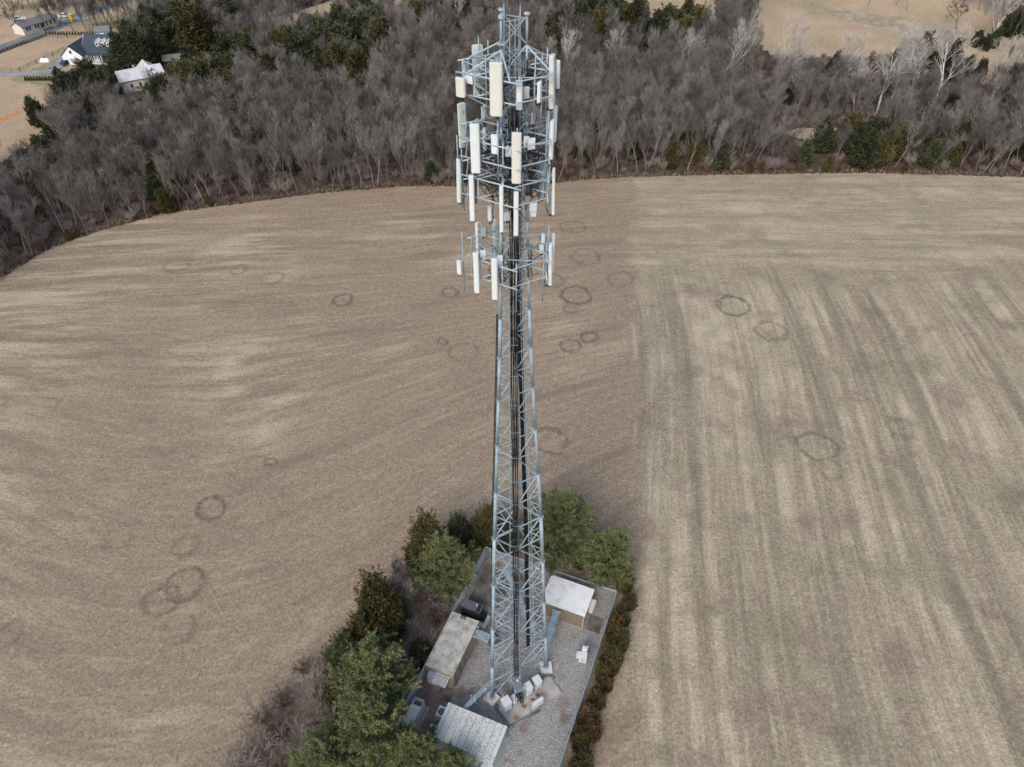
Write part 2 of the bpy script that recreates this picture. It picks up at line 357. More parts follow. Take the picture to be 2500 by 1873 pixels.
    for x, y, r, st in R:
        c = gp(x*1.1302, y*1.1302); rad = r*1.13/F_PX*float((c-C0)@FW)*0.97
        ds = N('ShaderNodeVectorMath', operation='DISTANCE'); L(wp.outputs[0], ds.inputs[0]); ds.inputs[1].default_value = (float(c[0]), float(c[1]), 0)
        a = math_('ABSOLUTE', math_('SUBTRACT', ds.outputs['Value'], rad)); k = rng_(a, 0.08, 0.52+0.1*rad/3, st, 0)
        acc = k if acc is None else math_('MAXIMUM', acc, k)
    acc = math_('MULTIPLY', acc, rng_(noise(0.9, 5, rough=0.7), 0.36, 0.52, 0.2, 1.0))
    fld = mix(math_('MULTIPLY', acc, 0.7), fld, (0.092, 0.084, 0.056))
    # forest floor, meadow, lawn
    ff = mix(rng_(noise(0.5, 5), 0.35, 0.65), (0.052, 0.042, 0.036), (0.115, 0.085, 0.066))
    md = mix(rng_(noise(0.12, 6), 0.3, 0.7), (0.43, 0.325, 0.22), (0.335, 0.265, 0.185))
    md = mix(rng_(noise(1.2, 5), 0.5, 0.75, 0, 0.5), md, (0.43, 0.35, 0.25))
    md = mix(rng_(noise(0.05, 4), 0.52, 0.68, 0, 0.55), md, (0.235, 0.215, 0.130))
    md = mix(zb[2], md, mix(rng_(noise(0.3, 4), 0.4, 0.6), (0.25, 0.215, 0.16), (0.36, 0.31, 0.225)))
    lw = mix(rng_(noise(0.25, 5), 0.3, 0.7), (0.215, 0.215, 0.105), (0.285, 0.250, 0.145))
    nz = math_('MULTIPLY', math_('SUBTRACT', noise(0.9, 4), 0.5), 1.1)
    sharp = lambda s: rng_(math_('ADD', s, nz), 0.4, 0.6, sm=True)
    md = mix(sharp(za[2]), md, lw)
    md = mix(math_('MULTIPLY', rng_(math_('ADD', zb[0], nz), 0.3, 0.9, sm=True), 0.8), md, (0.48, 0.225, 0.10))
    col = mix(sharp(zb[1]), fld, md); col = mix(sharp(za[0]), col, ff)
    # grain
    clump = noise(2.1, 6, rough=0.85)
    gr = rng_(math_('ADD', math_('MULTIPLY', grain, 0.45), math_('ADD', math_('MULTIPLY', speck, 0.2), math_('MULTIPLY', clump, 0.35))), 0.38, 0.62, 0.56, 1.44)
    gm = N('ShaderNodeVectorMath', operation='SCALE'); L(col, gm.inputs[0]); L(gr, gm.inputs['Scale'])
    L(gm.outputs[0], b.inputs['Base Color'])
    bp = N('ShaderNodeBump'); bp.inputs['Strength'].default_value = 0.7; bp.inputs['Distance'].default_value = 0.10
    L(grain, bp.inputs['Height']); L(bp.outputs[0], b.inputs['Normal'])
    return m
me.materials.append(ground_mat())

def gravel_mat():
    m = bpy.data.materials.new('gravel'); m.use_nodes = True; t = m.node_tree; L = t.links.new
    b = t.nodes['Principled BSDF']; b.inputs['Roughness'].default_value = 0.95; b.inputs['Specular IOR Level'].default_value = 0.1
    tc = nd(t, 'ShaderNodeTexCoord'); vo = nd(t, 'ShaderNodeTexVoronoi'); vo.inputs['Scale'].default_value = 21; L(tc.outputs['Object'], vo.inputs['Vector'])
    sp = nd(t, 'ShaderNodeSeparateColor'); L(vo.outputs['Color'], sp.inputs[0])
    cr = nd(t, 'ShaderNodeValToRGB'); cr.color_ramp.elements[0].color = (0.125, 0.128, 0.132, 1); cr.color_ramp.elements[1].color = (0.50, 0.495, 0.48, 1)
    e = cr.color_ramp.elements.new(0.45); e.color = (0.24, 0.238, 0.235, 1); L(sp.outputs[0], cr.inputs[0])
    nz = nd(t, 'ShaderNodeTexNoise'); nz.inputs['Scale'].default_value = 0.45; nz.inputs['Detail'].default_value = 6; L(tc.outputs['Object'], nz.inputs['Vector'])
    mr = nd(t, 'ShaderNodeMapRange'); mr.inputs[1].default_value = 0.56; mr.inputs[2].default_value = 0.68; L(nz.outputs[0], mr.inputs[0])
    mm = nd(t, 'ShaderNodeMath', operation='MULTIPLY'); L(mr.outputs[0], mm.inputs[0]); mm.inputs[1].default_value = 0.65
    # leaf litter collects on the west side of the yard
    sx = nd(t, 'ShaderNodeSeparateXYZ'); L(tc.outputs['Object'], sx.inputs[0])
    gr = nd(t, 'ShaderNodeMapRange'); gr.inputs[1].default_value = -4.0; gr.inputs[2].default_value = -8.5; gr.inputs[3].default_value = 0.0; gr.inputs[4].default_value = 0.22; L(sx.outputs[0], gr.inputs[0])
    ad = nd(t, 'ShaderNodeMath', operation='ADD'); L(nz.outputs[0], ad.inputs[0]); L(gr.outputs[0], ad.inputs[1]); L(ad.outputs[0], mr.inputs[0])
    mx = nd(t, 'ShaderNodeMix', data_type='RGBA'); L(mm.outputs[0], mx.inputs[0]); L(cr.outputs[0], mx.inputs[6]); mx.inputs[7].default_value = (0.15, 0.085, 0.06, 1)
    L(mx.outputs[2], b.inputs['Base Color'])
    bp = nd(t, 'ShaderNodeBump'); bp.inputs['Strength'].default_value = 0.6; bp.inputs['Distance'].default_value = 0.04; L(vo.outputs['Distance'], bp.inputs['Height']); L(bp.outputs[0], b.inputs['Normal'])
    MATS['gravel'] = m
gravel_mat()

def strip(name, px, half, material, dz=0.02, step=2.0, loc3=None):   # a sheet along a line, draped on the terrain
    P = [gt(*p) for p in px] if loc3 is None else loc3; pts = []
    for a, b in zip(P[:-1], P[1:]):
        n = max(1, int((b-a).length/step)); pts += [a.lerp(b, i/n) for i in range(n)]
    pts.append(P[-1]); mb = MB(); L_ = []
    for i, p in enumerate(pts):
        d = (pts[min(i+1, len(pts)-1)]-pts[max(i-1, 0)]); d.z = 0; d.normalize(); n = Vector((-d.y, d.x, 0))
        hw = half*(1+0.06*sin(i*0.9))
        for k in (-1, -0.5, 0, 0.5, 1):
            q = p+n*hw*k; L_.append((q.x, q.y, float(hgt(q.x, q.y))+dz))
    m = len(pts); mb.add(L_, [(i*5+k, i*5+k+1, (i+1)*5+k+1, (i+1)*5+k) for i in range(m-1) for k in range(4)])
    o = mb.build(name, material); o['kind'] = 'structure'; return o
strip('road', [(-200, 160), (0, 118), (60, 98), (110, 78), (150, 55), (190, 40), (250, 20), (330, -8), (420, -35)], 3.4, 'asphalt', 0.05)
strip('driveway', [(-300, 186), (-60, 181), (60, 181), (110, 178), (138, 163), (156, 147), (166, 138)], 2.2, 'drive', 0.06)
strip('farm_track', [(150, 50), (175, 48), (205, 42)], 3.5, 'drive', 0.08)

# yard sheet
ANG = RAD(-21.8)
def YP(a, b): # yard frame: a along back side to the left, b toward the viewer, from the back right corner
    u = (cos(ANG+pi), sin(ANG+pi)); v = (cos(ANG-pi/2), sin(ANG-pi/2)); return (YC[0]+a*u[0]+b*v[0], YC[1]+a*u[1]+b*v[1])
YC = (12.0, 45.0)
YW = 16.35; YL = 27.0
mb = MB(); pts = [YP(0, 0), YP(YW, 0), YP(YW, YL), YP(0, YL)]; mb.add([(x, y, 0.02) for x, y in pts], [(0, 1, 2, 3)])
yard = mb.build('gravel_yard', 'gravel'); yard['kind'] = 'structure'
# ------------------------------------------------------------ lattice tower
AXV = Vector((AX[0], AX[1], 0))
LEG = {'L': RAD(-119.9), 'R': RAD(0.1), 'T': RAD(120.1)}
def rho(z): return float(np.interp(z, [0.5, 8.7, 15.4, 20, 27, 29.6, 36.4, 42.4, 47.4, 55, 64.3], [3.82, 3.48, 3.05, 2.88, 2.5, 2.3, 1.86, 1.45, 1.2, 0.95, 0.82]))
def lp(k, z, r=None):
    a = LEG[k]; r = rho(z) if r is None else r
    return Vector((AX[0]+r*cos(a), AX[1]+r*sin(a), z))
tower = thing('lattice_tower', 'tall three-legged galvanised steel lattice tower rising from the gravel yard', 'tower', (AX[0], AX[1], 0))
joints = [0.5, 6.6, 13.2, 19.9, 26.2, 31.5, 36.4, 40.6, 44.2, 47.2, 49.6, 51.6, 53.4, 55.0, 56.5, 57.9, 59.2, 60.45, 61.7, 62.95, 64.25]
for k in LEG:
    mb = MB()
    for a, b in zip(joints[:-1], joints[1:]):
        r = 0.16 if a < 30 else (0.125 if a < 45 else (0.09 if a < 56 else 0.068))
        mb.tube(lp(k, a), lp(k, b), r, 10)
    leg = mb.build('leg', 'galv', tower, True)
    for z in joints[1:10]+[51.6, 55.0, 57.9, 61.7]:
        d = (lp(k, z+1)-lp(k, z-1)).normalized(); r = 0.25 if z < 30 else (0.19 if z < 45 else 0.125)
        fl = MB(); fl.tube(lp(k, z)-d*0.05, lp(k, z)+d*0.05, r, 10); fl.build('flange_ring', 'galv', leg)
    for z0_, z1_, r in ((0.42, 0.56, 0.33), (64.3, 64.38, 0.15)): fl = MB(); fl.tube(lp(k, z0_), lp(k, z1_), r, 12); fl.build('end_plate', 'galv_pale', leg)
pairs = [('L', 'R'), ('R', 'T'), ('T', 'L')]
def brace(name, p, q, r, m='galv'):
    mb = MB(); mb.tube(p, q, r, 5); return mb.build(name, m, tower)
for i, (a, b) in enumerate(zip(joints[:-1], joints[1:])):
    zm = a + (b-a)*rho(a)/(rho(a)+rho(b)); rr = 0.062 if a < 30 else (0.046 if a < 45 else 0.033)
    mids = []
    for k1, k2 in pairs:
        brace('diagonal_brace', lp(k1, a), lp(k2, b), rr); brace('diagonal_brace', lp(k2, a)+Vector((0, 0, .02)), lp(k1, b)-Vector((0, 0, .02)), rr*0.98)
        if a < 52: brace('horizontal_brace', lp(k1, zm), lp(k2, zm), rr)
        if a > 26: pass
        if a < 52 or b in (55.0, 57.9, 60.45, 64.25): brace('horizontal_brace', lp(k1, b-0.12), lp(k2, b-0.12), rr*0.9)
        mids.append((lp(k1, zm)+lp(k2, zm))/2)
        if a < 30:
            for k, o_ in ((k1, k2), (k2, k1)):
                for zz, zt in ((a+(zm-a)*0.5, zm), (b-(b-zm)*0.5, zm)):
                    q = lp(k, zm).lerp(lp(o_, zm), 0.25) if zz > zm else lp(k, a).lerp(lp(o_, b), 0.25)
                    brace('redundant_strut', lp(k, zz), q, 0.034, 'galv_pale')
    if a < 34:
        for m0, m1 in ((0, 1), (1, 2), (2, 0)): brace('plan_brace', mids[m0], mids[m1], 0.05, 'galv_pale')
# light masts on the top
for px, yt, yb in ((1231, 10, 150), (1269, 14, 170)):
    n = (0, 1); p = hit(px, yb, n, 0.35); q = hit(px, yt, n, 0.35)
    brace('whip_mast', Vector((p[0], p[1], min(p[2], q[2]))), Vector((p[0], p[1], max(p[2], q[2]))), 0.045)
mb = MB(); mb.tube((lp('L', 64.3)), lp('L', 64.3)+Vector((0, 0, 0.15)), 0.13, 10); mb.tube(lp('R', 64.3), lp('R', 64.3)+Vector((0, 0, 0.1)), 0.1, 8)
mb.box(tuple(lp('L', 63.2)), (0.36, 0.36, 0.08)); mb.build('cap_plate', 'galv_pale', tower)
# ladder beside the right leg, inside the T-R face
lad = MB()
def fr(k1, k2, f, z, off=0.0):
    c = lp(k1, z).lerp(lp(k2, z), f); o = (AXV+Vector((0, 0, z))-c).normalized()*off; return c+o
zz = [0.6]+joints[1:]
for f in (0.19, 0.25):
    for a, b in zip(zz[:-1], zz[1:]): lad.tube(lp('R', a).lerp(lp('T', a), f)+Vector((-.1, -.15, 0)), lp('R', b).lerp(lp('T', b), f)+Vector((-.1, -.15, 0)), 0.028, 5)
z = 1.0
while z < 62:
    lad.tube(lp('R', z).lerp(lp('T', z), 0.19)+Vector((-.1, -.15, 0)), lp('R', z).lerp(lp('T', z), 0.25)+Vector((-.1, -.15, 0)), 0.016, 4); z += 0.38
lad.build('ladder', 'galv_pale', tower)
# vertical conduits on the front face
for f in (0.33, 0.50):
    mb = MB()
    for a, b in zip(zz[:-1], zz[1:]): mb.tube(fr('L', 'R', f, a, -0.1), fr('L', 'R', f, b, -0.1), 0.03, 5)
    mb.build('conduit', 'galv', tower)
# step pegs on legs
for k in ('L', 'R'):
    mb = MB(); z = 3.0
    while z < 62:
        p = lp(k, z); mb.tube(p, p+Vector((0.28 if k == 'L' else -0.26, -0.05, 0)), 0.016, 4); z += 0.75
    mb.build('step_pegs', 'galv_pale', tower)
# coax runs
def coax(pfun, z0, z1, n, r, spread, label, wob=0.0):
    t = thing('coax_run', label, 'cables', tuple(pfun(z0)), 'black coax cable bundles on the tower')
    for j in range(n):
        mb = MB(); ox, oy = spread(j); zs = [z for z in np.arange(z0, z1, 1.2)]+[z1]; ph = random.random()*6
        pts = []
        for z in zs:
            w_ = wob*sin(z*0.35+ph)+wob*0.5*sin(z*0.9+ph*2); p = pfun(z); pts.append(p+Vector((ox+w_, oy+w_*0.5, 0)))
        mb.path(pts, r, 6); mb.build('coax_cable', 'coax', t, True)
    hb = MB(); z = z0+1
    while z < z1:
        p = pfun(z); xs_ = [spread(j)[0] for j in range(n)]; ys_ = [spread(j)[1] for j in range(n)]
        hb.tube(p+Vector((min(xs_)-.05, ys_[0]-.04, 0)), p+Vector((max(xs_)+.05, ys_[-1]-.04, 0)), 0.014, 4); z += 2.6
    hb.build('hanger', 'galv_dark', t)
    return t
coax(lambda z: lp('T', z)+Vector((-0.17, -0.05, 0)), 2.6, 46, 4, 0.036, lambda j: (-0.08*(j % 2), 0.085*(j//2)), 'black coax bundle running up the outer side of the left rear leg')
coax(lambda z: fr('L', 'R', 0.43, z, -0.22) if z < 40 else fr('L', 'R', 0.43, z, -0.22), 2.4, 60, 7, 0.037, lambda j: (0.072*j-0.21, 0.04*(j % 2)), 'thin black coax bundle hanging down the middle of the front face', 0.03)
coax(lambda z: lp('R', z).lerp(lp('T', z), 0.33)+Vector((0, -0.1, 0)), 2.6, 60, 8, 0.05, lambda j: (0.09*(j % 4)-0.14, 0.1*(j//4)), 'thick black coax bundle inside the right leg beside the ladder')
# feet
for k, rz in (('L', 0.85), ('R', 0.08), ('T', 0.3)):
    p = lp(k, 0); mb = MB(); mb.box((p.x, p.y, 0.14), (1.25, 1.25, 0.5), rz)
    o = top(mb, 'tower_footing', 'concrete_white' if k != 'T' else 'concrete_dark', {'L': 'square white concrete footing under the front left tower leg', 'R': 'white concrete footing under the right tower leg', 'T': 'grey concrete footing under the rear left tower leg'}[k], 'footing', (p.x, p.y, 0), 'concrete footings of the tower')

# ------------------------------------------------------------ sector frames and antennas
def tang(k): a = LEG[k]; return Vector((-sin(a), cos(a), 0))
def nrm(k): a = LEG[k]; return Vector((cos(a), sin(a), 0))
def sector(k, zlo, zhi, R, half, label, arms=True, rp=0.045):
    c = AXV+nrm(k)*R; t = thing('sector_frame', label, 'antenna mount', (c.x, c.y, zlo), 'steel antenna mounting frames on the tower'); tg = tang(k)
    for z in (zlo, zhi):
        mb = MB(); mb.tube(c+tg*half+Vector((0, 0, z)), c-tg*half+Vector((0, 0, z)), rp, 8); mb.build('face_pipe', 'galv_pale', t, True)
        for s in (-1, 1):
            mb = MB(); l = lp(k, z); mb.tube(l+tg*0.12*s, c+tg*s*half*0.42+Vector((0, 0, z)), rp*0.95, 7); mb.build('standoff_arm', 'galv_pale', t, True)
            # tie back to the neighbouring legs
        mb = MB(); l = lp(k, z); mb.box((l.x, l.y, z), (0.34, 0.34, 0.16), LEG[k]); mb.build('leg_collar', 'galv_dark', t)
    for s in (-1, 1):
        mb = MB(); mb.tube(lp(k, zlo)+tg*0.12*s, c+tg*s*half*0.42+Vector((0, 0, zhi)), rp*0.5, 5); mb.build('standoff_brace', 'galv', t)
        mb = MB(); mb.tube(c+tg*s*half*0.42+Vector((0, 0, zlo)), c+tg*s*half*0.42+Vector((0, 0, zhi)), rp*0.9, 6); mb.build('upright', 'galv_pale', t)
        other = [q for q in LEG if q != k]; best = min(other, key=lambda q: (lp(q, zlo)-(c+tg*s*half+Vector((0, 0, zlo)))).length)
        mb = MB(); mb.tube(c+tg*s*half*0.86+Vector((0, 0, zhi-0.04)), lp(best, zhi-0.3), rp*0.62, 5); mb.build('tie_back', 'galv_pale', t)
    t['_R'] = R; return t
def mountpipe(t, x, y, z0, z1, r=0.036):
    mb = MB(); mb.tube((x, y, z0), (x, y, z1), r, 8); return mb.build('mount_pipe', 'galv', t, True)
def jumpers(t, p, ez, n=3, L_=0.5, name='jumper_cable', toward=None):
    for j in range(n):
        a = random.uniform(-0.1, 0.1); pts = []
        q = Vector(toward) if toward is not None else Vector((p[0]+random.uniform(-.25, .25), p[1]+0.3, ez+random.uniform(.1, .6)))
        s = Vector((p[0]+a, p[1], ez))
        for i in range(7):
            f = i/6; m_ = s.lerp(q, f); m_.z -= L_*random.uniform(.85, 1.1)*4*f*(1-f); pts.append(m_)
        mb = MB(); mb.path(pts, 0.019, 5); mb.build(name, 'cable', t, True)
def panel(cx_, cy_, z0, z1, wd, dp, az, material, label, tilt=0.0, mount=True, cab=3, group='panel antennas on the tower', frame=None, pipe=None):
    """radome with its face toward az, back bracket and cables"""
    t = thing('panel_antenna', label, 'antenna', (cx_, cy_, z0), group)
    nv = Vector((cos(az), sin(az), 0)); tv = Vector((-sin(az), cos(az), 0)); h = z1-z0
    prof = [(-0.5, 0), (-0.5, 0.55), (-0.44, 0.82), (-0.3, 0.96), (0, 1.0), (0.3, 0.96), (0.44, 0.82), (0.5, 0.55), (0.5, 0)]
    def ring(z, s=1.0, o=0.0): 
        return [Vector((cx_, cy_, z))+tv*(a*wd*s)+nv*((b-0.5)*dp*s+o+tilt*(z-(z0+z1)/2)) for a, b in prof]
    mb = MB(); rs = [ring(z0, 0.93), ring(z0+0.03), ring(z1-0.04), ring(z1-0.01, 0.96), ring(z1, 0.88)]; n = len(prof)
    vs = [v for r in rs for v in r]; fs = [(i*n+j, i*n+(j+1) % n, (i+1)*n+(j+1) % n, (i+1)*n+j) for i in range(len(rs)-1) for j in range(n)]
    fs += [tuple(range(n-1, -1, -1)), tuple(range((len(rs)-1)*n, len(rs)*n))]; mb.add(vs, fs); mb.build('radome', material, t)
    mb = MB(); c = Vector((cx_, cy_, (z0+z1)/2)); mb.box(tuple(c-nv*(dp*0.5+0.012)), (0.02, wd*0.72, h*0.9), az); mb.build('back_plate', 'palegrey', t)
    for f in (0.15, 0.85):
        z = z0+h*f; p = Vector((cx_, cy_, z)); mb = MB(); mb.box(tuple(p-nv*(dp*0.5+0.08)), (0.14, 0.14, 0.08), az); mb.box(tuple(p-nv*(dp*0.5+0.16)), (0.05, 0.24, 0.11), az)
        mb.build('bracket', 'galv', t)
    mb = MB()
    for j in range(4): q = Vector((cx_, cy_, z0))+tv*(j-1.5)*wd*0.2; mb.tube(q, q-Vector((0, 0, 0.07)), 0.018, 6)
    mb.build('connectors', 'galv_dark', t)
    if cab: 
        b = Vector((cx_, cy_, 0))-nv*0.45
        jumpers(t, (cx_, cy_), z0-0.05, cab, 0.35, toward=(b.x, b.y, z0+random.uniform(.2, .7)))
    if frame is not None and mount:
        p = Vector((cx_, cy_, 0))-nv*(dp*0.5+0.19); e0, e1 = pipe or (0.25, 0.12); mountpipe(frame, p.x, p.y, z0-e0, z1+e1)
    return t
def radio(cx_, cy_, z0, z1, wd, dp, az, material, label, cab=3, fins=True):
    t = thing('radio_unit', label, 'radio unit', (cx_, cy_, z0), 'radio units on the tower'); nv = Vector((cos(az), sin(az), 0)); tv = Vector((-sin(az), cos(az), 0)); h = z1-z0
    c = Vector((cx_, cy_, (z0+z1)/2)); mb = MB(); mb.box(tuple(c), (dp*0.7, wd, h), az); mb.box(tuple(c+nv*dp*0.39), (dp*0.1, wd*0.9, h*0.92), az); mb.build('body', material, t)
    if fins:
        mb = MB()
        for j in range(7): mb.box(tuple(c-nv*dp*0.45+tv*(j-3)*wd/7.5), (dp*0.22, 0.012, h*0.9), az)
        mb.build('cooling_fins', 'radio_grey', t)
    mb = MB(); mb.box(tuple(c-nv*(dp*0.62)), (0.06, wd*0.4, h*0.5), az); mb.build('bracket', 'galv_dark', t)
    mb = MB()
    for j in range(3): q = Vector((cx_, cy_, z0))+tv*(j-1)*wd*0.25; mb.tube(q, q-Vector((0, 0, 0.06)), 0.016, 6)
    mb.build('connectors', 'galv_dark', t)
    if cab: jumpers(t, (cx_, cy_), z0-0.05, cab, 0.3)
    return t
def zspan(px, y0, y1, n, d):
    a = hit(px, y0, n, d); b = hit(px, y1, n, d); m = (a+b)/2
    return float(m[0]), float(m[1]), float(b[2]), float(a[2])
def PX(k, px, y0, y1, d): # position on the sector plane through the photo column
    a = LEG[k]; return zspan(px, y0, y1, (cos(a), sin(a)), d)
def PY(px, y0, y1, Y):    # position on the plane y = Y
    return zspan(px, y0, y1, (0, 1), Y-AX[1])
AL, AR, AT = LEG['L'], LEG['R'], LEG['T']
# frames: four tiers
fr_ = {}
T = {1: (60.95, 61.95), 2: (57.7, 58.7), 3: (55.55, 56.65), 4: (50.5, 51.7)}
side = {'L': 'front left side', 'R': 'right side', 'T': 'rear left side'}
tn = {1: 'topmost', 2: 'second highest', 3: 'third', 4: 'lowest'}
for i, (a, b) in T.items():
    for k in 'LRT':
        fr_[i, k] = sector(k, a, b, 2.05 if i < 4 else 2.15, 1.85 if i != 4 else 1.75, 'galvanised pipe frame on the %s of the %s antenna tier' % (side[k], tn[i]))
# ring pipes joining the frames of each tier
for i, (a, b) in T.items():
    R = 2.05 if i < 4 else 2.15; h_ = 1.85 if i != 4 else 1.75
    t = thing('ring_pipes', 'straight pipes tying together the three frames of the %s antenna tier' % tn[i], 'antenna mount', (AX[0], AX[1], a), 'steel antenna mounting frames on the tower')
    for (k1, k2) in (('L', 'R'), ('R', 'T'), ('T', 'L')):
        for z in ((a+0.06, b+0.06) if i < 4 else (a+.06, b+.06)):
            p = AXV+nrm(k1)*R+tang(k1)*h_*0.8; q = AXV+nrm(k2)*R-tang(k2)*h_*0.8
            mb = MB(); mb.tube(p+Vector((0, 0, z)), q+Vector((0, 0, z)), 0.036, 6); mb.build('tie_pipe', 'galv_pale', t)
# upper kickers of the top tier
t = thing('support_struts', 'long sloping struts from the mast top section down to the topmost frames', 'antenna mount', (AX[0], AX[1], 62), 'steel antenna mounting frames on the tower')
for k in 'LRT':
    for s in (-1, 1):
        mb = MB(); mb.tube(lp(k, 62.9), AXV+nrm(k)*2.05+tang(k)*s*1.2+Vector((0, 0, 62.0)), 0.05, 7); mb.build('strut', 'galv_pale', t)
        mb = MB(); mb.tube(lp(k, 59.9), AXV+nrm(k)*2.05+tang(k)*s*1.2+Vector((0, 0, 60.9)), 0.04, 6); mb.build('strut', 'galv_pale', t)

def addP(i, k, px, y0, y1, w_, m, label, az=None, d=None, Y=None, dp=0.2, tilt=0.0, **kw):
    d = d if d is not None else (2.05 if i < 4 else 2.15)+0.38
    if Y is not None: x, y, z0, z1 = PY(px, y0, y1, Y)
    else: x, y, z0, z1 = PX(k, px, y0, y1, d)
    return panel(x, y, z0, z1, w_, dp, LEG[k] if az is None else az, m, label, tilt, frame=fr_[i, k], **kw)
def addR(k, px, y0, y1, w_, m, label, d=None, Y=None, az=None, dp=0.22, **kw):
    if Y is not None: x, y, z0, z1 = PY(px, y0, y1, Y)
    else: x, y, z0, z1 = PX(k, px, y0, y1, d)
    return radio(x, y, z0, z1, w_, dp, LEG[k] if az is None else az, m, label, **kw)
# tier 1
addP(1, 'L', 1211, 153, 282, 0.62, 'cream', 'biggest cream panel antenna at the front of the topmost tier', az=RAD(-100), tilt=-0.03)
addP(1, 'L', 1124, 190, 236, 0.52, 'cream', 'short wide cream panel antenna at the far left of the topmost tier', az=RAD(-118))
addP(1, 'L', 1268, 197, 267, 0.31, 'white', 'slim white panel antenna right of centre on the topmost tier, facing the viewer', az=RAD(-90), Y=34.75)
addP(1, 'T', 1166, 109, 232, 0.56, 'cream', 'tall cream panel antenna seen from behind at the upper left of the tower', az=RAD(110), pipe=(0.3, 0.5))
addP(1, 'T', 1134, 150, 192, 0.28, 'white', 'small white panel antenna seen from behind, left of the tall cream one', az=RAD(140), d=2.3)
addP(1, 'R', 1349, 134, 263, 0.42, 'cream', 'tall cream panel antenna seen edge-on at the upper right of the tower', az=RAD(-18), Y=35.9, dp=0.24, tilt=-0.035, pipe=(0.3, 0.3))
addP(1, 'R', 1362.5, 148, 215, 0.3, 'white', 'rightmost narrow white panel antenna of the topmost tier', az=RAD(8), Y=37.6, dp=0.19, tilt=-0.02)
addP(1, 'R', 1318, 199, 249, 0.3, 'white', 'narrow white panel antenna seen edge-on inside the right of the topmost tier', az=RAD(-25), Y=35.0, dp=0.15, pipe=(0.9, 1.3))
addR('L', 1147, 178, 204, 0.4, 'radio', 'pale radio unit behind the short wide antenna at far left', d=1.95)
addR('T', 1177, 160, 181, 0.3, 'radio', 'small pale radio unit on the tall rear cream antenna pipe', Y=38.3)
addR('R', 1285, 213, 240, 0.26, 'radio', 'pale finned radio unit behind the slim white antenna of the topmost tier', Y=35.6, az=RAD(-60))
addR('R', 1339, 167, 192, 0.26, 'radio', 'pale radio unit just left of the tall right cream antenna', Y=36.6, az=RAD(0))
addR('R', 1326, 176, 197, 0.28, 'palegrey', 'grey radio box on the right frame of the topmost tier', Y=37.0, az=RAD(90))
addR('L', 1213, 128, 150, 0.3, 'radio_grey', 'grey junction box on the mast behind the biggest cream antenna', Y=36.3, az=RAD(-100))
# tier 2
addP(2, 'L', 1160, 303, 421, 0.5, 'white', 'tall white panel antenna at the front left of the second highest tier', az=RAD(-102), dp=0.18)
addP(2, 'L', 1261, 324, 447, 0.5, 'cream', 'tall cream panel antenna at the front of the second highest tier', az=RAD(-95), Y=34.35)
addP(2, 'L', 1208, 329, 375, 0.4, 'radio', 'white rectangular antenna between the two tall fronts of the second highest tier', az=RAD(-108), Y=35.0, dp=0.16)
addR('L', 1242, 358, 382, 0.34, 'radio', 'white box partly hidden behind the tall cream front antenna', Y=35.5, az=RAD(-100))
addP(2, 'T', 1128, 252, 359, 0.5, 'cream', 'tall cream panel antenna seen from behind at the far left of the second highest tier', az=RAD(130), d=2.4)
addP(2, 'T', 1182, 258, 298, 0.34, 'palegrey', 'bluish panel antenna seen from behind on the rear left frame', az=RAD(105), d=2.3)
addR('T', 1183, 314, 368, 0.28, 'palegrey', 'tall pale radio box with fins on the rear left frame of the second tier', Y=37.6, az=RAD(170))
addR('T', 1245, 312, 338, 0.5, 'palegrey', 'wide grey back plate between the tower legs of the second tier', Y=38.0, az=RAD(-60))
addP(2, 'R', 1354.5, 258, 345, 0.36, 'white', 'rightmost rounded white panel antenna of the second highest tier', az=RAD(10), Y=37.7, dp=0.22)
addP(2, 'R', 1347.5, 294, 387, 0.36, 'white', 'white panel antenna in front of the rightmost one on the second tier', az=RAD(-12), Y=36.0, dp=0.22, pipe=(0.35, 0.7))
addR('R', 1301.5, 276, 302, 0.22, 'radio_grey', 'slate grey rounded pod hanging on the right frame pipe', Y=36.4, az=RAD(-90))
addR('R', 1286, 334, 360, 0.28, 'radio', 'left one of the paired white radio boxes on the right of the second tier', Y=35.7, az=RAD(-110))
addR('R', 1297, 338, 364, 0.38, 'radio', 'right one of the paired white radio boxes on the right of the second tier', Y=35.2, az=RAD(-70))
# tier 3
addP(3, 'L', 1119, 389, 493, 0.26, 'white', 'leftmost slim white panel antenna of the third tier', az=RAD(-150), Y=36.2, dp=0.16, tilt=-0.04, pipe=(0.6, 0.5))
addP(3, 'L', 1152, 429, 538, 0.29, 'white', 'slim white panel antenna hanging left of the tower on the third tier', az=RAD(-105), Y=35.3, dp=0.17, tilt=-0.03)
addP(3, 'L', 1224, 455, 566, 0.22, 'white', 'slim white panel antenna before the left tower leg on the third tier', az=RAD(-100), Y=34.6, dp=0.14)
addP(3, 'L', 1260, 468, 575, 0.26, 'radio', 'slim white panel antenna before the coax bundle on the third tier', az=RAD(-85), Y=34.35, dp=0.15)
addP(3, 'R', 1352, 411, 523, 0.26, 'white', 'rightmost slim white panel antenna of the third tier', az=RAD(-8), Y=35.9, dp=0.15, tilt=-0.03, pipe=(0.1, 0.1))
addP(3, 'R', 1315, 385, 457, 0.24, 'palegrey', 'narrow grey-white panel antenna hanging at the rear of the third tier', az=RAD(60), Y=38.2, dp=0.14)
addP(3, 'R', 1325, 395, 485, 0.22, 'white', 'thin white panel antenna at the rear right of the third tier', az=RAD(40), Y=37.8, dp=0.12)
addR('R', 1301.5, 495, 516, 0.4, 'radio', 'white radio unit with a ribbed lower end right of the tower', Y=36.0, az=RAD(-85))
addR('R', 1301.5, 517, 528, 0.34, 'radio', 'ribbed filter block under the white radio unit right of the tower', Y=36.0, az=RAD(-85), fins=True, cab=0)
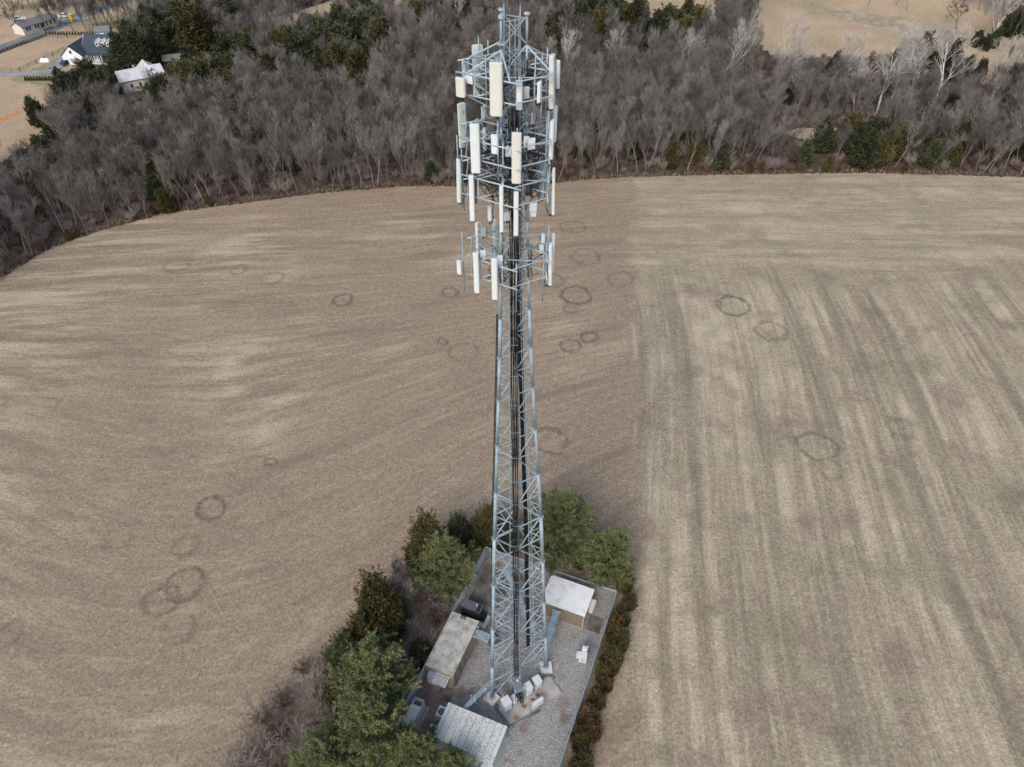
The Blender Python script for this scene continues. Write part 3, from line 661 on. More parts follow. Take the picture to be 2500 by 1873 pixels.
addR('R', 1287, 480, 494, 0.22, 'radio_grey', 'small grey box left of the ribbed radio unit', Y=36.3, az=RAD(-85))
addR('L', 1195, 504, 538, 0.22, 'radio', 'white radio unit seen edge-on left of the tower leg on the third tier', Y=36.4, az=RAD(-170))
addR('L', 1237, 518, 538, 0.32, 'palegrey', 'pale blue box between the slim front antennas of the third tier', Y=35.8, az=RAD(-70))
mb = MB(); x, y, z0, z1 = PY(1161, 445, 496, 36.6); mb.tube((x, y, z0), (x, y, z1), 0.07, 8)
top(mb, 'whip_antenna', 'bark_dark', 'dark brown pole hanging behind the left antenna of the third tier', 'antenna', (x, y, z0))
# tier 4
addP(4, 'L', 1163, 618, 714, 0.34, 'white', 'left one of the two big white panel antennas at the front of the lowest tier', az=RAD(-102), dp=0.2)
addP(4, 'L', 1207.5, 632, 730, 0.36, 'white', 'right one of the two big white panel antennas at the front of the lowest tier', az=RAD(-98), dp=0.2)
addP(4, 'T', 1166, 544, 622, 0.3, 'white', 'white panel antenna seen from behind at the upper left of the lowest tier', az=RAD(150), Y=38.3)
addP(4, 'T', 1208, 536, 632, 0.28, 'white', 'white panel antenna behind the left tower leg on the lowest tier', az=RAD(120), Y=39.0)
addP(4, 'R', 1349.5, 571, 664, 0.3, 'white', 'rear one of the two white panel antennas at the right of the lowest tier', az=RAD(8), Y=37.3, dp=0.2)
addP(4, 'R', 1344.5, 596, 694, 0.34, 'white', 'front one of the two white panel antennas at the right of the lowest tier', az=RAD(-10), Y=36.0, dp=0.2, tilt=-0.03)
addR('L', 1122, 637, 669, 0.3, 'radio', 'pale radio unit on the leftmost pipe of the lowest tier', Y=35.9, az=RAD(-125))
addR('L', 1179, 612, 630, 0.3, 'radio', 'pale grey radio unit behind the left front antenna of the lowest tier', Y=35.9, az=RAD(-80))
addR('L', 1220, 625, 646, 0.34, 'radio', 'pale grey radio unit behind the right front antenna of the lowest tier', Y=35.3, az=RAD(-80))
addR('T', 1180, 557, 577, 0.32, 'radio_grey', 'slate grey radio box on the rear left pipe of the lowest tier', Y=38.0, az=RAD(-80))
addR('R', 1325.5, 571, 593, 0.22, 'palegrey', 'upper one of two grey radio units at the right of the lowest tier', Y=36.7, az=RAD(-85))
addR('R', 1322, 598, 618, 0.24, 'palegrey', 'lower one of two grey radio units at the right of the lowest tier', Y=36.6, az=RAD(-85))
# bare mount pipes seen in the photograph
for i, k, px, y0, y1, Y in ((1, 'T', 1192, 98, 190, 38.6), (1, 'L', 1187, 136, 280, 35.6), (1, 'R', 1323.5, 130, 205, 36.5), (1, 'R', 1304, 180, 300, 35.3), (1, 'R', 1321, 250, 290, 35.2),
                            (2, 'L', 1216, 295, 440, 34.8), (2, 'R', 1338, 270, 392, 35.8), (2, 'R', 1333, 300, 460, 35.9), (2, 'L', 1166, 289, 330, 35.4),
                            (3, 'L', 1126, 388, 505, 36.1), (3, 'R', 1340, 420, 526, 36.3), (2, 'L', 1118.5, 330, 460, 36.3), (3, 'R', 1330, 400, 486, 37.2),
                            (4, 'L', 1131, 566, 712, 36.0), (4, 'L', 1260.5, 643, 760, 34.3), (4, 'R', 1339, 548, 640, 36.5), (4, 'R', 1326, 620, 735, 35.9)):
    x, y, z0, z1 = PY(px, y0, y1, Y); mountpipe(fr_[i, k], x, y, z0, z1)
# hanging cable tangles of each tier, one thing per tier
for i, (a, b) in T.items():
    t = thing('cable_tangle', 'tangle of black jumper cables hanging inside the %s antenna tier' % tn[i], 'cables', (AX[0], AX[1], a), 'black jumper cable tangles inside the antenna tiers')
    mb = MB(); 
    for j in range(80 if i < 4 else 26):
        k = random.choice('LRT'); s = lp(k, random.uniform(a-0.6, b+0.3)); e = AXV+nrm(k)*random.uniform(1.1, 1.9)+tang(k)*random.uniform(-1.3, 1.3)+Vector((0, 0, random.uniform(a-0.4, b+0.2)))
        pts = []; L_ = random.uniform(0.1, 0.7); jx = random.uniform(-.2, .2)
        for q in range(8):
            f = q/7; m_ = s.lerp(e, f); m_.z -= L_*4*f*(1-f); m_.x += jx*sin(f*7); m_.y += jx*cos(f*5)*.5; pts.append(m_)
        mb.path(pts, random.choice((0.014, 0.019, 0.026)), 5)
    c = mb.build('cables', 'cable', t, True); c['kind'] = 'stuff'
    # vertical bunches down the inside
    mb = MB()
    for j in range(26 if i < 4 else 8):
        k = random.choice('LRRTT'); p = AXV+nrm(k)*random.uniform(0.4, 1.3)+tang(k)*random.uniform(-.5, .5); z = b+random.uniform(-.3, .4); pts = []
        while z > a-random.uniform(.5, 1.6): pts.append(p+Vector((random.uniform(-.05, .05), random.uniform(-.05, .05), z))); z -= 0.35
        if len(pts) > 1: mb.path(pts, 0.02, 5)
    c = mb.build('drop_cables', 'cable', t, True); c['kind'] = 'stuff'
# ------------------------------------------------------------ yard
def LW(c, x, y): 
    a, b = rot2(x, y, ANG); return (c[0]+a, c[1]+b)
def lbox(mb, c, x, y, z, sx, sy, sz): p = LW(c, x, y); mb.box((p[0], p[1], z), (sx, sy, sz), ANG)
# concrete pads
def slab(name, pts, z1, material, label, cat='concrete pad', group='concrete pads of the yard'):
    mb = MB(); mb.prism(pts, -0.2, z1); x = sum(p[0] for p in pts)/len(pts); y = sum(p[1] for p in pts)/len(pts)
    return top(mb, name, material, label, cat, (x, y, 0), group)
slab('concrete_pad', [(-3.1, 49.9), (-5.0, 45.2), (-1.6, 43.9), (0.6, 48.4)], 0.12, 'concrete_dark', 'large bare stained concrete slab at the back left of the yard')
pad_pts = [(-1.35, 32.55), (-0.15, 30.95), (5.25, 34.15), (4.0, 36.1), (2.9, 35.6)]
slab('concrete_pad', [(-1.35, 32.5), (-0.15, 30.95), (5.25, 34.15), (4.0, 36.1)], 0.16, 'concrete', 'big angled concrete pad carrying the white cabinets at the tower foot')
ct = (6.3, 43.9); cl = (-6.25, 38.2); cb = (-4.0, 29.1)
def pad_l(c, x, y, sx, sy, z1, m, label):
    q = [LW(c, x+a*sx/2, y+b*sy/2) for a, b in ((-1, -1), (1, -1), (1, 1), (-1, 1))]; return slab('concrete_pad', q, z1, m, label)
pad_l(ct, 3.55, -0.6, 1.6, 1.9, 0.1, 'concrete_dark', 'small grey doorstep slab on the right of the tan shelter')
pad_l(cl, 0.95, -4.1, 1.5, 1.5, 0.1, 'concrete_dark', 'dark square doorstep slab before the long cream shelter')

def vseams(mb, c, w, d, h, n1, n2, z0=0.1, proud=0.035):
    for i in range(1, n1): 
        x = -w/2+w*i/n1
        for s in (-1, 1): lbox(mb, c, x, s*(d/2+proud/2), z0+h/2, 0.06, proud, h)
    for i in range(1, n2):
        y = -d/2+d*i/n2
        for s in (-1, 1): lbox(mb, c, s*(w/2+proud/2), y, z0+h/2, proud, 0.06, h)
# tan shelter
t = thing('equipment_shelter', 'tan aggregate-walled equipment shelter with a flat white roof at the back right of the yard', 'shelter', (ct[0], ct[1], 0))
W, D, H_ = 4.85, 3.3, 2.65
mb = MB(); lbox(mb, ct, 0, 0, 0.1, W+0.12, D+0.12, 0.24); mb.build('base_slab', 'tantrim', t)
mb = MB(); lbox(mb, ct, 0, 0, 0.22+H_/2, W, D, H_); mb.build('wall', 'tanwall', t)
for sx in (-1, 1):
    for sy in (-1, 1): mb = MB(); lbox(mb, ct, sx*W/2, sy*D/2, 0.22+H_/2, 0.2, 0.2, H_-0.02); mb.build('corner_trim', 'tantrim', t)
mb = MB(); lbox(mb, ct, 0, 0, 0.22+H_+0.08, W+0.3, D+0.3, 0.17); rf = mb.build('roof', 'roofwhite', t)
mb = MB(); lbox(mb, ct, 0.1, 0.05, 0.22+H_+0.175, 0.55, 1.9, 0.02); lbox(mb, ct, 0.9, 0.3, 0.22+H_+0.172, 0.5, 1.2, 0.014); lbox(mb, ct, -1.1, -0.2, 0.22+H_+0.172, 0.6, 1.5, 0.014); mb.build('patch', 'doorwhite', rf)
mb = MB(); lbox(mb, ct, W/2+0.35, 0.55, 2.0, 0.62, 1.15, 0.12); lbox(mb, ct, W/2+0.3, 0.55, 1.35, 0.5, 0.9, 1.1); mb.build('air_conditioner', 'concrete_white', t)
mb = MB(); lbox(mb, ct, W/2+0.02, -0.75, 1.3, 0.06, 0.95, 2.05); dr = mb.build('door', 'bluewall', t)
mb = MB(); lbox(mb, ct, W/2+0.07, -0.42, 1.25, 0.05, 0.05, 0.16); mb.build('handle', 'galv_dark', dr)
mb = MB(); lbox(mb, ct, -W/2-0.25, 0.3, 1.5, 0.42, 0.8, 1.0); mb.build('junction_box', 'whitebox', t)
# long cream shelter
W, D, H_ = 3.05, 6.45, 2.6
t = thing('equipment_shelter', 'long cream ribbed equipment shelter with a stained flat roof on the left of the yard', 'shelter', (cl[0], cl[1], 0))
mb = MB(); lbox(mb, cl, 0, 0, 0.2+H_/2, W, D, H_); mb.build('wall', 'creamwall', t)
for i in range(13):
    y = -D/2+0.25+i*0.5; mb = MB(); lbox(mb, cl, W/2+0.03, y, 0.2+H_/2, 0.06, 0.22, H_-0.08); mb.build('wall_rib', 'creamwall', t)
for i in range(6):
    x = -W/2+0.25+i*0.51; mb = MB(); lbox(mb, cl, x, -D/2-0.03, 0.2+H_/2, 0.22, 0.06, H_-0.08); mb.build('wall_rib', 'creamwall', t)
q = [LW(cl, *p) for p in ((-W/2-.08, -D/2-.08), (W/2+.08, -D/2-.08), (W/2+.08, D/2+.08), (0.15, D/2+.08), (0.15, D/2-.35), (-0.55, D/2-.35), (-0.55, D/2+.08), (-W/2-.08, D/2+.08))]
mb = MB(); mb.prism(q, 0.2+H_, 0.2+H_+0.2); rf = mb.build('roof', 'roofcream', t)
mb = MB(); p = LW(cl, 0.5, 1.0); mb.tube((p[0], p[1], 2.95), (p[0], p[1], 3.1), 0.05, 8); mb.build('vent', 'signwhite', rf)
mb = MB(); lbox(mb, cl, -0.75, -D/2-0.38, 1.35, 0.85, 0.62, 1.5); ac = mb.build('air_conditioner', 'palegrey', t)
mb = MB(); lbox(mb, cl, -0.75, -D/2-0.42, 2.14, 0.8, 0.66, 0.08); mb.build('top_cover', 'galv_pale', ac)
aw = None; mb = MB(); X0 = 0.45
for s in (-1, 1): lbox(mb, cl, X0+s*0.72, -D/2-0.6, 2.3, 0.06, 1.15, 0.08)
lbox(mb, cl, X0, -D/2-0.06, 2.3, 1.5, 0.06, 0.1); lbox(mb, cl, X0, -D/2-1.17, 2.26, 1.5, 0.05, 0.12)
aw = mb.build('louver_awning', 'whitebox', t)
for i in range(5): mb = MB(); lbox(mb, cl, X0, -D/2-0.22-i*0.2, 2.31, 1.36, 0.10, 0.05); mb.build('slat', 'whitebox', aw)
mb = MB(); lbox(mb, cl, X0, -D/2-0.02, 1.25, 0.95, 0.08, 2.05); dr = mb.build('door', 'creamwall', t)
mb = MB(); lbox(mb, cl, X0+.38, -D/2-0.08, 1.2, 0.05, 0.05, 0.15); mb.build('handle', 'galv_dark', dr)
# white metal shelter at the bottom
W, D, H_ = 6.2, 3.45, 2.55
t = thing('equipment_shelter', 'white metal equipment shelter with a seamed pale roof at the bottom of the yard', 'shelter', (cb[0], cb[1], 0))
mb = MB(); lbox(mb, cb, 0, 0, 0.15+H_/2, W, D, H_); mb.build('wall', 'bluewall', t)
mb = MB(); lbox(mb, cb, 0, 0, 0.15+H_+0.06, W+0.12, D+0.12, 0.14); rf = mb.build('roof', 'metalroof', t)
for i in range(9):
    x = -W/2+0.35+i*(W-0.7)/8; mb = MB(); lbox(mb, cb, x, 0, 0.15+H_+0.155, 0.045, D+0.08, 0.05); mb.build('standing_seam', 'seam', rf)
mb = MB()
for i in range(420):
    x = random.triangular(-W/2, W/2, W/2*0.9); y = random.uniform(-D/2, D/2); s = random.uniform(0.03, 0.09)
    lbox(mb, cb, x, y, 0.15+H_+0.14, s, s*random.uniform(.3, 1), 0.008)
c = mb.build('fallen_leaves', 'bark_dark', rf); c['kind'] = 'stuff'
for i, yy in enumerate((0.95, -1.0)):
    mb = MB(); lbox(mb, cb, -W/2-0.48, yy, 1.55, 0.9, 1.05, 1.1); u = mb.build('condenser', 'whitebox', t)
    p = LW(cb, -W/2-0.48, yy); mb = MB(); mb.tube((p[0], p[1], 2.10), (p[0], p[1], 2.14), 0.36, 20); mb.build('fan_well', 'black', u)
    mb = MB()
    for k in range(5):
        a = k*2*pi/5; mb.add([(p[0]+cos(a)*.05, p[1]+sin(a)*.05, 2.15), (p[0]+cos(a-.28)*.33, p[1]+sin(a-.28)*.33, 2.16), (p[0]+cos(a+.28)*.33, p[1]+sin(a+.28)*.33, 2.19)], [(0, 1, 2)])
    for r_ in (0.36, 0.24, 0.12):
        for k in range(16): a, b = 2*pi*k/16, 2*pi*(k+1)/16; mb.tube((p[0]+cos(a)*r_, p[1]+sin(a)*r_, 2.21), (p[0]+cos(b)*r_, p[1]+sin(b)*r_, 2.21), 0.01, 3)
    mb.build('fan', 'galv', u)
mb = MB(); lbox(mb, cb, W/2-1.2, -D/2-0.4, 2.1, 1.3, 0.9, 0.1); mb.build('entrance_canopy', 'metalroof', t)
mb = MB(); lbox(mb, cb, W/2-1.2, -D/2-0.02, 1.2, 0.95, 0.07, 2.0); dr = mb.build('door', 'doorwhite', t)
mb = MB(); lbox(mb, cb, W/2-0.85, -D/2-0.08, 1.2, 0.04, 0.06, 0.15); mb.build('handle', 'galv_dark', dr)
mb = MB(); lbox(mb, cb, 0, 0, 0.1, W+0.3, D+0.3, 0.14); mb.build('base_slab', 'concrete', t)
# white enclosed generator left of it
cw = (-9.85, 31.35); t = thing('generator', 'long white generator enclosure with an open vent well behind the pines', 'generator', (cw[0], cw[1], 0))
mb = MB(); lbox(mb, cw, 0, -0.35, 1.15, 1.05, 2.2, 1.5); mb.build('enclosure', 'whitebox', t)
mb = MB()
for x, y, sx, sy in ((-0.5, 1.1, 0.05, 0.75), (0.5, 1.1, 0.05, 0.75), (0, 1.46, 1.05, 0.05)): lbox(mb, cw, x, y, 1.15, sx, sy, 1.5)
mb.build('vent_well', 'whitebox', t)
mb = MB(); lbox(mb, cw, 0, 1.1, 1.25, 0.94, 0.68, 0.1); mb.build('radiator', 'shingle_grey', t)
mb = MB(); lbox(mb, cw, 0, 0, 0.3, 0.95, 2.9, 0.3); mb.build('base_tank', 'black', t)
pad_l(cw, 0.1, 0, 1.5, 3.4, 0.1, 'concrete', 'narrow concrete pad under the long white generator')
# black generator
cg = (-4.35, 43.05); t = thing('generator', 'charcoal generator on a black base behind the long cream shelter', 'generator', (cg[0], cg[1], 0))
pad_l(cg, 0.3, -0.15, 3.1, 1.6, 0.14, 'concrete_white', 'white concrete pad under the charcoal generator')
mb = MB(); lbox(mb, cg, -0.15, 0.1, 1.35, 2.35, 1.05, 1.15); bd = mb.build('enclosure', 'dkgrey', t)
mb = MB(); lbox(mb, cg, -0.15, 0.1, 1.945, 2.39, 1.09, 0.05); rf = mb.build('roof', 'gen_roof', t)
mb = MB(); lbox(mb, cg, 0.72, 0.1, 1.985, 0.42, 0.95, 0.04); mb.build('vent_grille', 'black', rf)
mb = MB(); p = LW(cg, 0.35, 0.3); mb.tube((p[0], p[1], 1.96), (p[0], p[1], 2.07), 0.07, 8); mb.build('exhaust_cap', 'signwhite', rf)
mb = MB(); lbox(mb, cg, 0.1, 0.0, 0.5, 2.8, 0.95, 0.55); mb.build('base_tank', 'black', t)
mb = MB(); lbox(mb, cg, 1.2, 0.0, 0.95, 0.4, 0.8, 0.5); mb.build('louvre_end', 'black', t)
mb = MB(); lbox(mb, cg, 0.7, -0.435, 1.6, 0.35, 0.02, 0.12); mb.build('name_plate', 'gen_roof', bd)
# ice bridges: gratings on posts
def bridge(p, q, z, wd, label, posts=(0.2, 0.8), mtl='galv', arm=True, slat=0.42):
    p = Vector((*p, z)); q = Vector((*q, z)); d = (q-p); L_ = d.length; d.normalize(); n = Vector((-d.y, d.x, 0)); a = atan2(d.y, d.x)
    t = thing('ice_bridge', label, 'cable bridge', (p.x, p.y, 0), 'ice bridges over the cables')
    k = int(L_/slat); 
    for i in range(k):
        c = p+d*(i+0.5)*L_/k; mb = MB(); mb.box(tuple(c), (L_/k*0.94, wd-0.06, 0.035), a)
        for s in (-0.3, 0, 0.3): mb.box((c.x+n.x*s*wd, c.y+n.y*s*wd, c.z+0.025), (L_/k*0.9, 0.03, 0.02), a)
        mb.build('grating', mtl, t)
    for s in (-1, 1): mb = MB(); c = (p+q)/2+n*s*wd/2; mb.box((c.x, c.y, z-0.02), (L_, 0.04, 0.09), a); mb.build('side_rail', 'galv_pale', t)
    for f in posts:
        for s in (-1, 1):
            c = p.lerp(q, f)+n*s*(wd/2+0.1); mb = MB(); mb.tube((c.x, c.y, 0), (c.x, c.y, z+0.35), 0.04, 8); po = mb.build('post', 'galv', t)
            mb = MB(); mb.tube((c.x, c.y, z+0.35), (c.x, c.y, z+0.42), 0.055, 8); mb.build('post_cap', 'signwhite', po)
        c1 = p.lerp(q, f)+n*(wd/2+.1); c2 = p.lerp(q, f)-n*(wd/2+.1); mb = MB(); mb.tube((c1.x, c1.y, z-.1), (c2.x, c2.y, z-.1), 0.03, 6); mb.build('cross_bar', 'galv', t)
    mb = MB()
    for j in range(5): o = n*(j-2)*wd*0.16; mb.tube(p+o-Vector((0, 0, .22)), q+o-Vector((0, 0, .22)), 0.03, 5)
    mb.build('cables', 'coax', t)
    return t
bridge((5.05, 42.3), (3.65, 38.5), 2.5, 0.66, 'grey grating cable bridge from the tan shelter to the right tower leg', (0.08, 0.62))
bridge((-0.69, 47.6), (2.45, 39.7), 2.4, 0.62, 'long pale plank cable bridge crossing the yard behind the tower', (0.1, 0.5, 0.9), 'galv_pale', slat=1.1)
bridge((-4.1, 39.6), (-2.35, 38.9), 2.5, 0.95, 'short wide cable bridge from the long cream shelter to the rear left leg', (0.15, 0.95))
bridge((-2.2, 34.2), (-4.75, 31.5), 2.3, 0.4, 'narrow cable bridge from the white metal shelter to the front left leg', (0.25, 0.65), slat=0.6)
bridge((0.35, 34.6), (0.85, 33.2), 2.3, 0.75, 'short cable hood over the pad at the foot of the middle coax run', (0.1, 0.9), 'galv_dark')
# cabinets on the pad
PAD = RAD(31)
def cabinet(name, c, sx, sy, sz, label, a=PAD, legs=False):
    t = thing(name, label, 'cabinet', (c[0], c[1], 0.16), 'white equipment cabinets on the pad'); z = 0.26
    mb = MB(); mb.box((c[0], c[1], z+sz/2), (sx, sy, sz), a); bd = mb.build('body', 'whitebox', t)
    # sloping lid
    mb = MB(); mb.box((c[0], c[1], z+sz+0.035), (sx+0.07, sy+0.07, 0.07), a); mb.build('lid', 'whitebox', t)
    for s in (-1, 1):
        dx, dy = rot2(0, s*(sy/2+0.015), a); mb = MB(); mb.box((c[0]+dx, c[1]+dy, z+sz*0.5), (sx*0.88, 0.03, sz*0.86), a); dr = mb.build('door', 'whitebox', t)
        dx, dy = rot2(sx*0.34, s*(sy/2+0.045), a); mb = MB(); mb.box((c[0]+dx, c[1]+dy, z+sz*0.52), (0.05, 0.03, 0.16), a); mb.build('handle', 'galv_dark', dr)
        for j in range(3): 
            dx, dy = rot2(0, s*(sy/2+0.035), a); mb = MB(); mb.box((c[0]+dx, c[1]+dy, z+0.12+j*0.05), (sx*0.6, 0.012, 0.02), a); mb.build('vent_slot', 'galv_dark', dr)
    mb = MB(); mb.box((c[0], c[1], 0.21), (sx*0.9, sy*0.85, 0.1), a); mb.build('plinth', 'black', t)
    return t
cabinet('equipment_cabinet', (-0.55, 32.55), 0.85, 0.85, 1.5, 'tallest white cabinet beside the front left tower footing', PAD)
cabinet('equipment_cabinet', (0.22, 33.1), 0.45, 0.6, 0.95, 'small white cabinet right beside the tallest one', PAD)
cabinet('equipment_cabinet', (1.72, 34.15), 0.72, 0.8, 1.35, 'white cabinet in the middle of the pad, left one of the pair', PAD)
cabinet('equipment_cabinet', (2.65, 34.85), 0.75, 0.8, 1.3, 'white cabinet nearest the right tower footing, right one of the pair', PAD)
t = thing('meter_rack', 'long white panel cabinet on two posts at the front edge of the pad', 'cabinet', (2.6, 32.6, 0)); a = RAD(33)
mb = MB(); mb.box((2.62, 32.62, 1.05), (1.35, 0.28, 0.85), a); mb.build('body', 'whitebox', t)
mb = MB(); mb.box((2.62, 32.62, 1.50), (1.42, 0.36, 0.05), a); mb.build('lid', 'whitebox', t)
for s in (-0.33, 0, 0.33):
    dx, dy = rot2(s*1.25, -0.15, a); mb = MB(); mb.box((2.62+dx, 32.62+dy, 1.05), (0.38, 0.03, 0.74), a); mb.build('door', 'whitebox', t)
for s in (-0.74, 0.74):
    dx, dy = rot2(s, -0.02, a); mb = MB(); mb.tube((2.62+dx, 32.62+dy, 0), (2.62+dx, 32.62+dy, 1.75), 0.045, 8); mb.build('post', 'galv', t)
t = thing('utility_pedestal', 'white meter cabinet cluster with a grey riser near the right fence', 'cabinet', (7.6, 37.6, 0)); a = RAD(-12)
for (dx, dy, z, sx, sy, sz, n_) in ((0.05, -0.1, 1.2, 0.85, 0.5, 1.5, 'main_cabinet'), (0.12, 0.42, 1.95, 0.55, 0.35, 0.85, 'meter_box'), (-0.52, 0.1, 1.15, 0.3, 0.4, 0.85, 'side_box')):
    x, y = rot2(dx, dy, a); mb = MB(); mb.box((7.6+x, 37.6+y, z), (sx, sy, sz), a); b_ = mb.build(n_, 'whitebox', t)
    x2, y2 = rot2(dx, dy-sy/2-0.012, a); mb = MB(); mb.box((7.6+x2, 37.6+y2, z), (sx*.8, 0.02, sz*.8), a); mb.build('door', 'whitebox', b_)
for dx, dy, h_ in ((0.42, 0.6, 2.7), (0.05, -0.42, 1.6), (-0.3, 0.45, 1.9)):
    x, y = rot2(dx, dy, a); mb = MB(); mb.tube((7.6+x, 37.6+y, 0), (7.6+x, 37.6+y, h_), 0.05, 8); mb.build('post', 'galv', t)
x, y = rot2(0.42, 0.6, a); mb = MB(); mb.box((7.6+x, 37.6+y, 2.1), (0.2, 0.16, 0.5), a); mb.build('riser_box', 'radio_grey', t)
# conduits round the pad
for j, off in enumerate((0, 0.1, 0.2)):
    mb = MB(); mb.path([(-1.45-off, 33.0, 0.12+.02*j), (-1.5-off, 32.5, 0.1), (-0.18-off*.4, 30.8-off, 0.1), (0.15, 30.85-off, 0.1), (2.9, 32.45-off, 0.1), (2.95, 32.6, 0.5)], 0.045, 6)
    if j == 0: t = thing('conduit_run', 'grey conduits running round the front corner of the cabinet pad', 'conduit', (-1.4, 32, 0))
    mb.build('conduit', 'galv_dark', t, True)
t = thing('conduit_run', 'grey conduit bend from the right footing to the white cabinet pair', 'conduit', (3.2, 35.7, 0))
for j in range(3): mb = MB(); mb.path([(3.0, 35.0+.05*j, 0.6-.1*j), (3.35, 35.55+.06*j, 0.35), (3.9, 35.85+.08*j, 0.3), (4.6, 35.6+.08*j, 0.2), (4.65, 35.9, 0.05)], 0.035, 6); mb.build('conduit', 'galv_dark', t, True)
t = thing('cable_box', 'black cable coils under the short cable hood on the pad', 'cables', (0.75, 33.4, 0.2)); mb = MB()
for j in range(26):
    c = Vector((0.75+random.uniform(-.35, .45), 33.35+random.uniform(-.4, .4), random.uniform(0.3, 1.3))); r_ = random.uniform(.12, .3); b_ = random.uniform(0, pi); pts = [c+Vector((r_*cos(k*.7)*cos(b_), r_*cos(k*.7)*sin(b_), r_*sin(k*.7))) for k in range(8)]; mb.path(pts, 0.022, 5)
c = mb.build('coils', 'coax', t, True); c['kind'] = 'stuff'
mb = MB(); mb.tube((0.6, 34.25, 2.55), (0.6, 34.25, 2.72), 0.09, 10); top(mb, 'satellite_antenna', 'signwhite', 'small white domed antenna on the short cable hood', 'antenna', (0.6, 34.25, 2.5))
# dead needles on the pad
mb = MB()
for cx_, cy_, s in ((1.3, 32.75, 0.35), (2.75, 33.9, 0.25), (0.6, 31.5, 0.4), (2.2, 33.4, .2)):
    for j in range(260):
        x, y = random.gauss(cx_, s*.55), random.gauss(cy_, s*.4); a = random.uniform(0, pi); l = 0.07
        mb.add([(x, y, .168), (x+cos(a)*l, y+sin(a)*l, .19), (x+cos(a+.6)*l*.6, y+sin(a+.6)*l*.6, .172)], [(0, 1, 2)])
o = top(mb, 'dead_needles', 'drybrown', 'rust coloured patches of dead needles on the cabinet pad', 'leaf litter', (1.5, 33, 0.17)); o['kind'] = 'stuff'

# ------------------------------------------------------------ chain link fence
def fence_side(p, q, label, hh=2.0, step=3.0, barb=True):
    p = Vector((*p, 0)); q = Vector((*q, 0)); d = q-p; L_ = d.length; d.normalize()
    t = thing('chain_link_fence', label, 'fence', (p.x, p.y, 0), 'chain link fence round the yard'); n = int(round(L_/step))
    for i in range(n+1):
        c = p+d*L_*i/n; mb = MB(); mb.tube((c.x, c.y, 0), (c.x, c.y, hh+0.05), 0.05, 8); po = mb.build('post', 'galv_pale', t)
        o = Vector((d.y, -d.x, 0))*0.28; mb = MB(); mb.tube((c.x, c.y, hh), (c.x+o.x, c.y+o.y, hh+0.28), 0.02, 5); mb.build('barb_arm', 'galv_pale', po)
    for z in (hh, 0.08): mb = MB(); mb.tube((p.x, p.y, z), (q.x, q.y, z), 0.045 if z > 1 else 0.012, 6); mb.build('rail', 'galv_pale', t)
    o = Vector((d.y, -d.x, 0))
    for k in (1, 2, 3): e = o*0.28*k/3; mb = MB(); mb.tube((p.x+e.x, p.y+e.y, hh+0.28*k/3), (q.x+e.x, q.y+e.y, hh+0.28*k/3), 0.006, 3); mb.build('barbed_wire', 'wire', t)
    mb = MB(); x = -hh; sp = 0.08; r_ = 0.006
    vs = []; fs = []
    while x < L_:
        for s in (1, -1):
            x0, x1 = (x, x+hh) if s > 0 else (x+hh, x); z0, z1 = 0.05, hh
            # clip to the panel
            def at(xx): return z0+(z1-z0)*(xx-x0)/(x1-x0)
            a0, a1 = max(0, min(x0, x1)), min(L_, max(x0, x1))
            if a1-a0 < 0.02: continue
            A = p+d*a0+Vector((0, 0, at(a0))); B = p+d*a1+Vector((0, 0, at(a1)))
            b = len(vs); u = Vector((-d.y, d.x, 0))*r_; w_ = Vector((d.x*r_, d.y*r_, -r_*s))
            vs += [A+u, A-u+w_*.0, B+u, B-u, A+w_, B+w_]; fs += [(b, b+1, b+3, b+2), (b, b+4, b+5, b+2), (b+1, b+4, b+5, b+3)]
        x += sp
    mb.add(vs, fs); mb.build('wire_mesh', 'wire', t)
    return t
fence_side(YP(0, 0), YP(0, YL), 'right side of the chain link fence along the brown cedar hedge')
fence_side(YP(YW, 0), YP(0, 0), 'back side of the chain link fence behind the tan shelter')
fence_side(YP(YW, YL), YP(YW, 0), 'left side of the chain link fence along the pines and shrubs')
p = LW(YP(9.6, 0.0), 0, -0.06); mb = MB(); mb.box((p[0], p[1], 1.35), (0.6, 0.03, 0.45), ANG)
top(mb, 'warning_sign', 'signwhite', 'small white sign hung on the back fence behind the tan shelter', 'sign', (p[0], p[1], 1.1))
# ------------------------------------------------------------ vegetation
def mk(name, vs, fs, material):
    m = bpy.data.meshes.new(name); m.from_pydata([tuple(v) for v in vs], [], fs); m.update(); m.materials.append(MATS[material]); return m
def seg(vs, fs, p, q, r, r2, n=3):
    d = (q-p); 
    if d.length < 1e-5: return
    d.normalize(); a = Vector((0, 0, 1)) if abs(d.z) < 0.85 else Vector((1, 0, 0)); u = d.cross(a).normalized(); v = d.cross(u); b = len(vs)
    for c, rr in ((p, r), (q, r2)):
        for i in range(n): vs.append(c+(u*cos(2*pi*i/n)+v*sin(2*pi*i/n))*rr)
    for i in range(n): fs.append((b+i, b+(i+1) % n, b+n+(i+1) % n, b+n+i))
def spike(vs, fs, p, q, r):
    d = (q-p); a = Vector((random.gauss(0, 1), random.gauss(0, 1), random.gauss(0, 1))); u = d.cross(a)
    if u.length < 1e-6: return
    u = u.normalized()*r; b = len(vs); vs += [p-u, p+u, q]; fs.append((b, b+1, b+2))
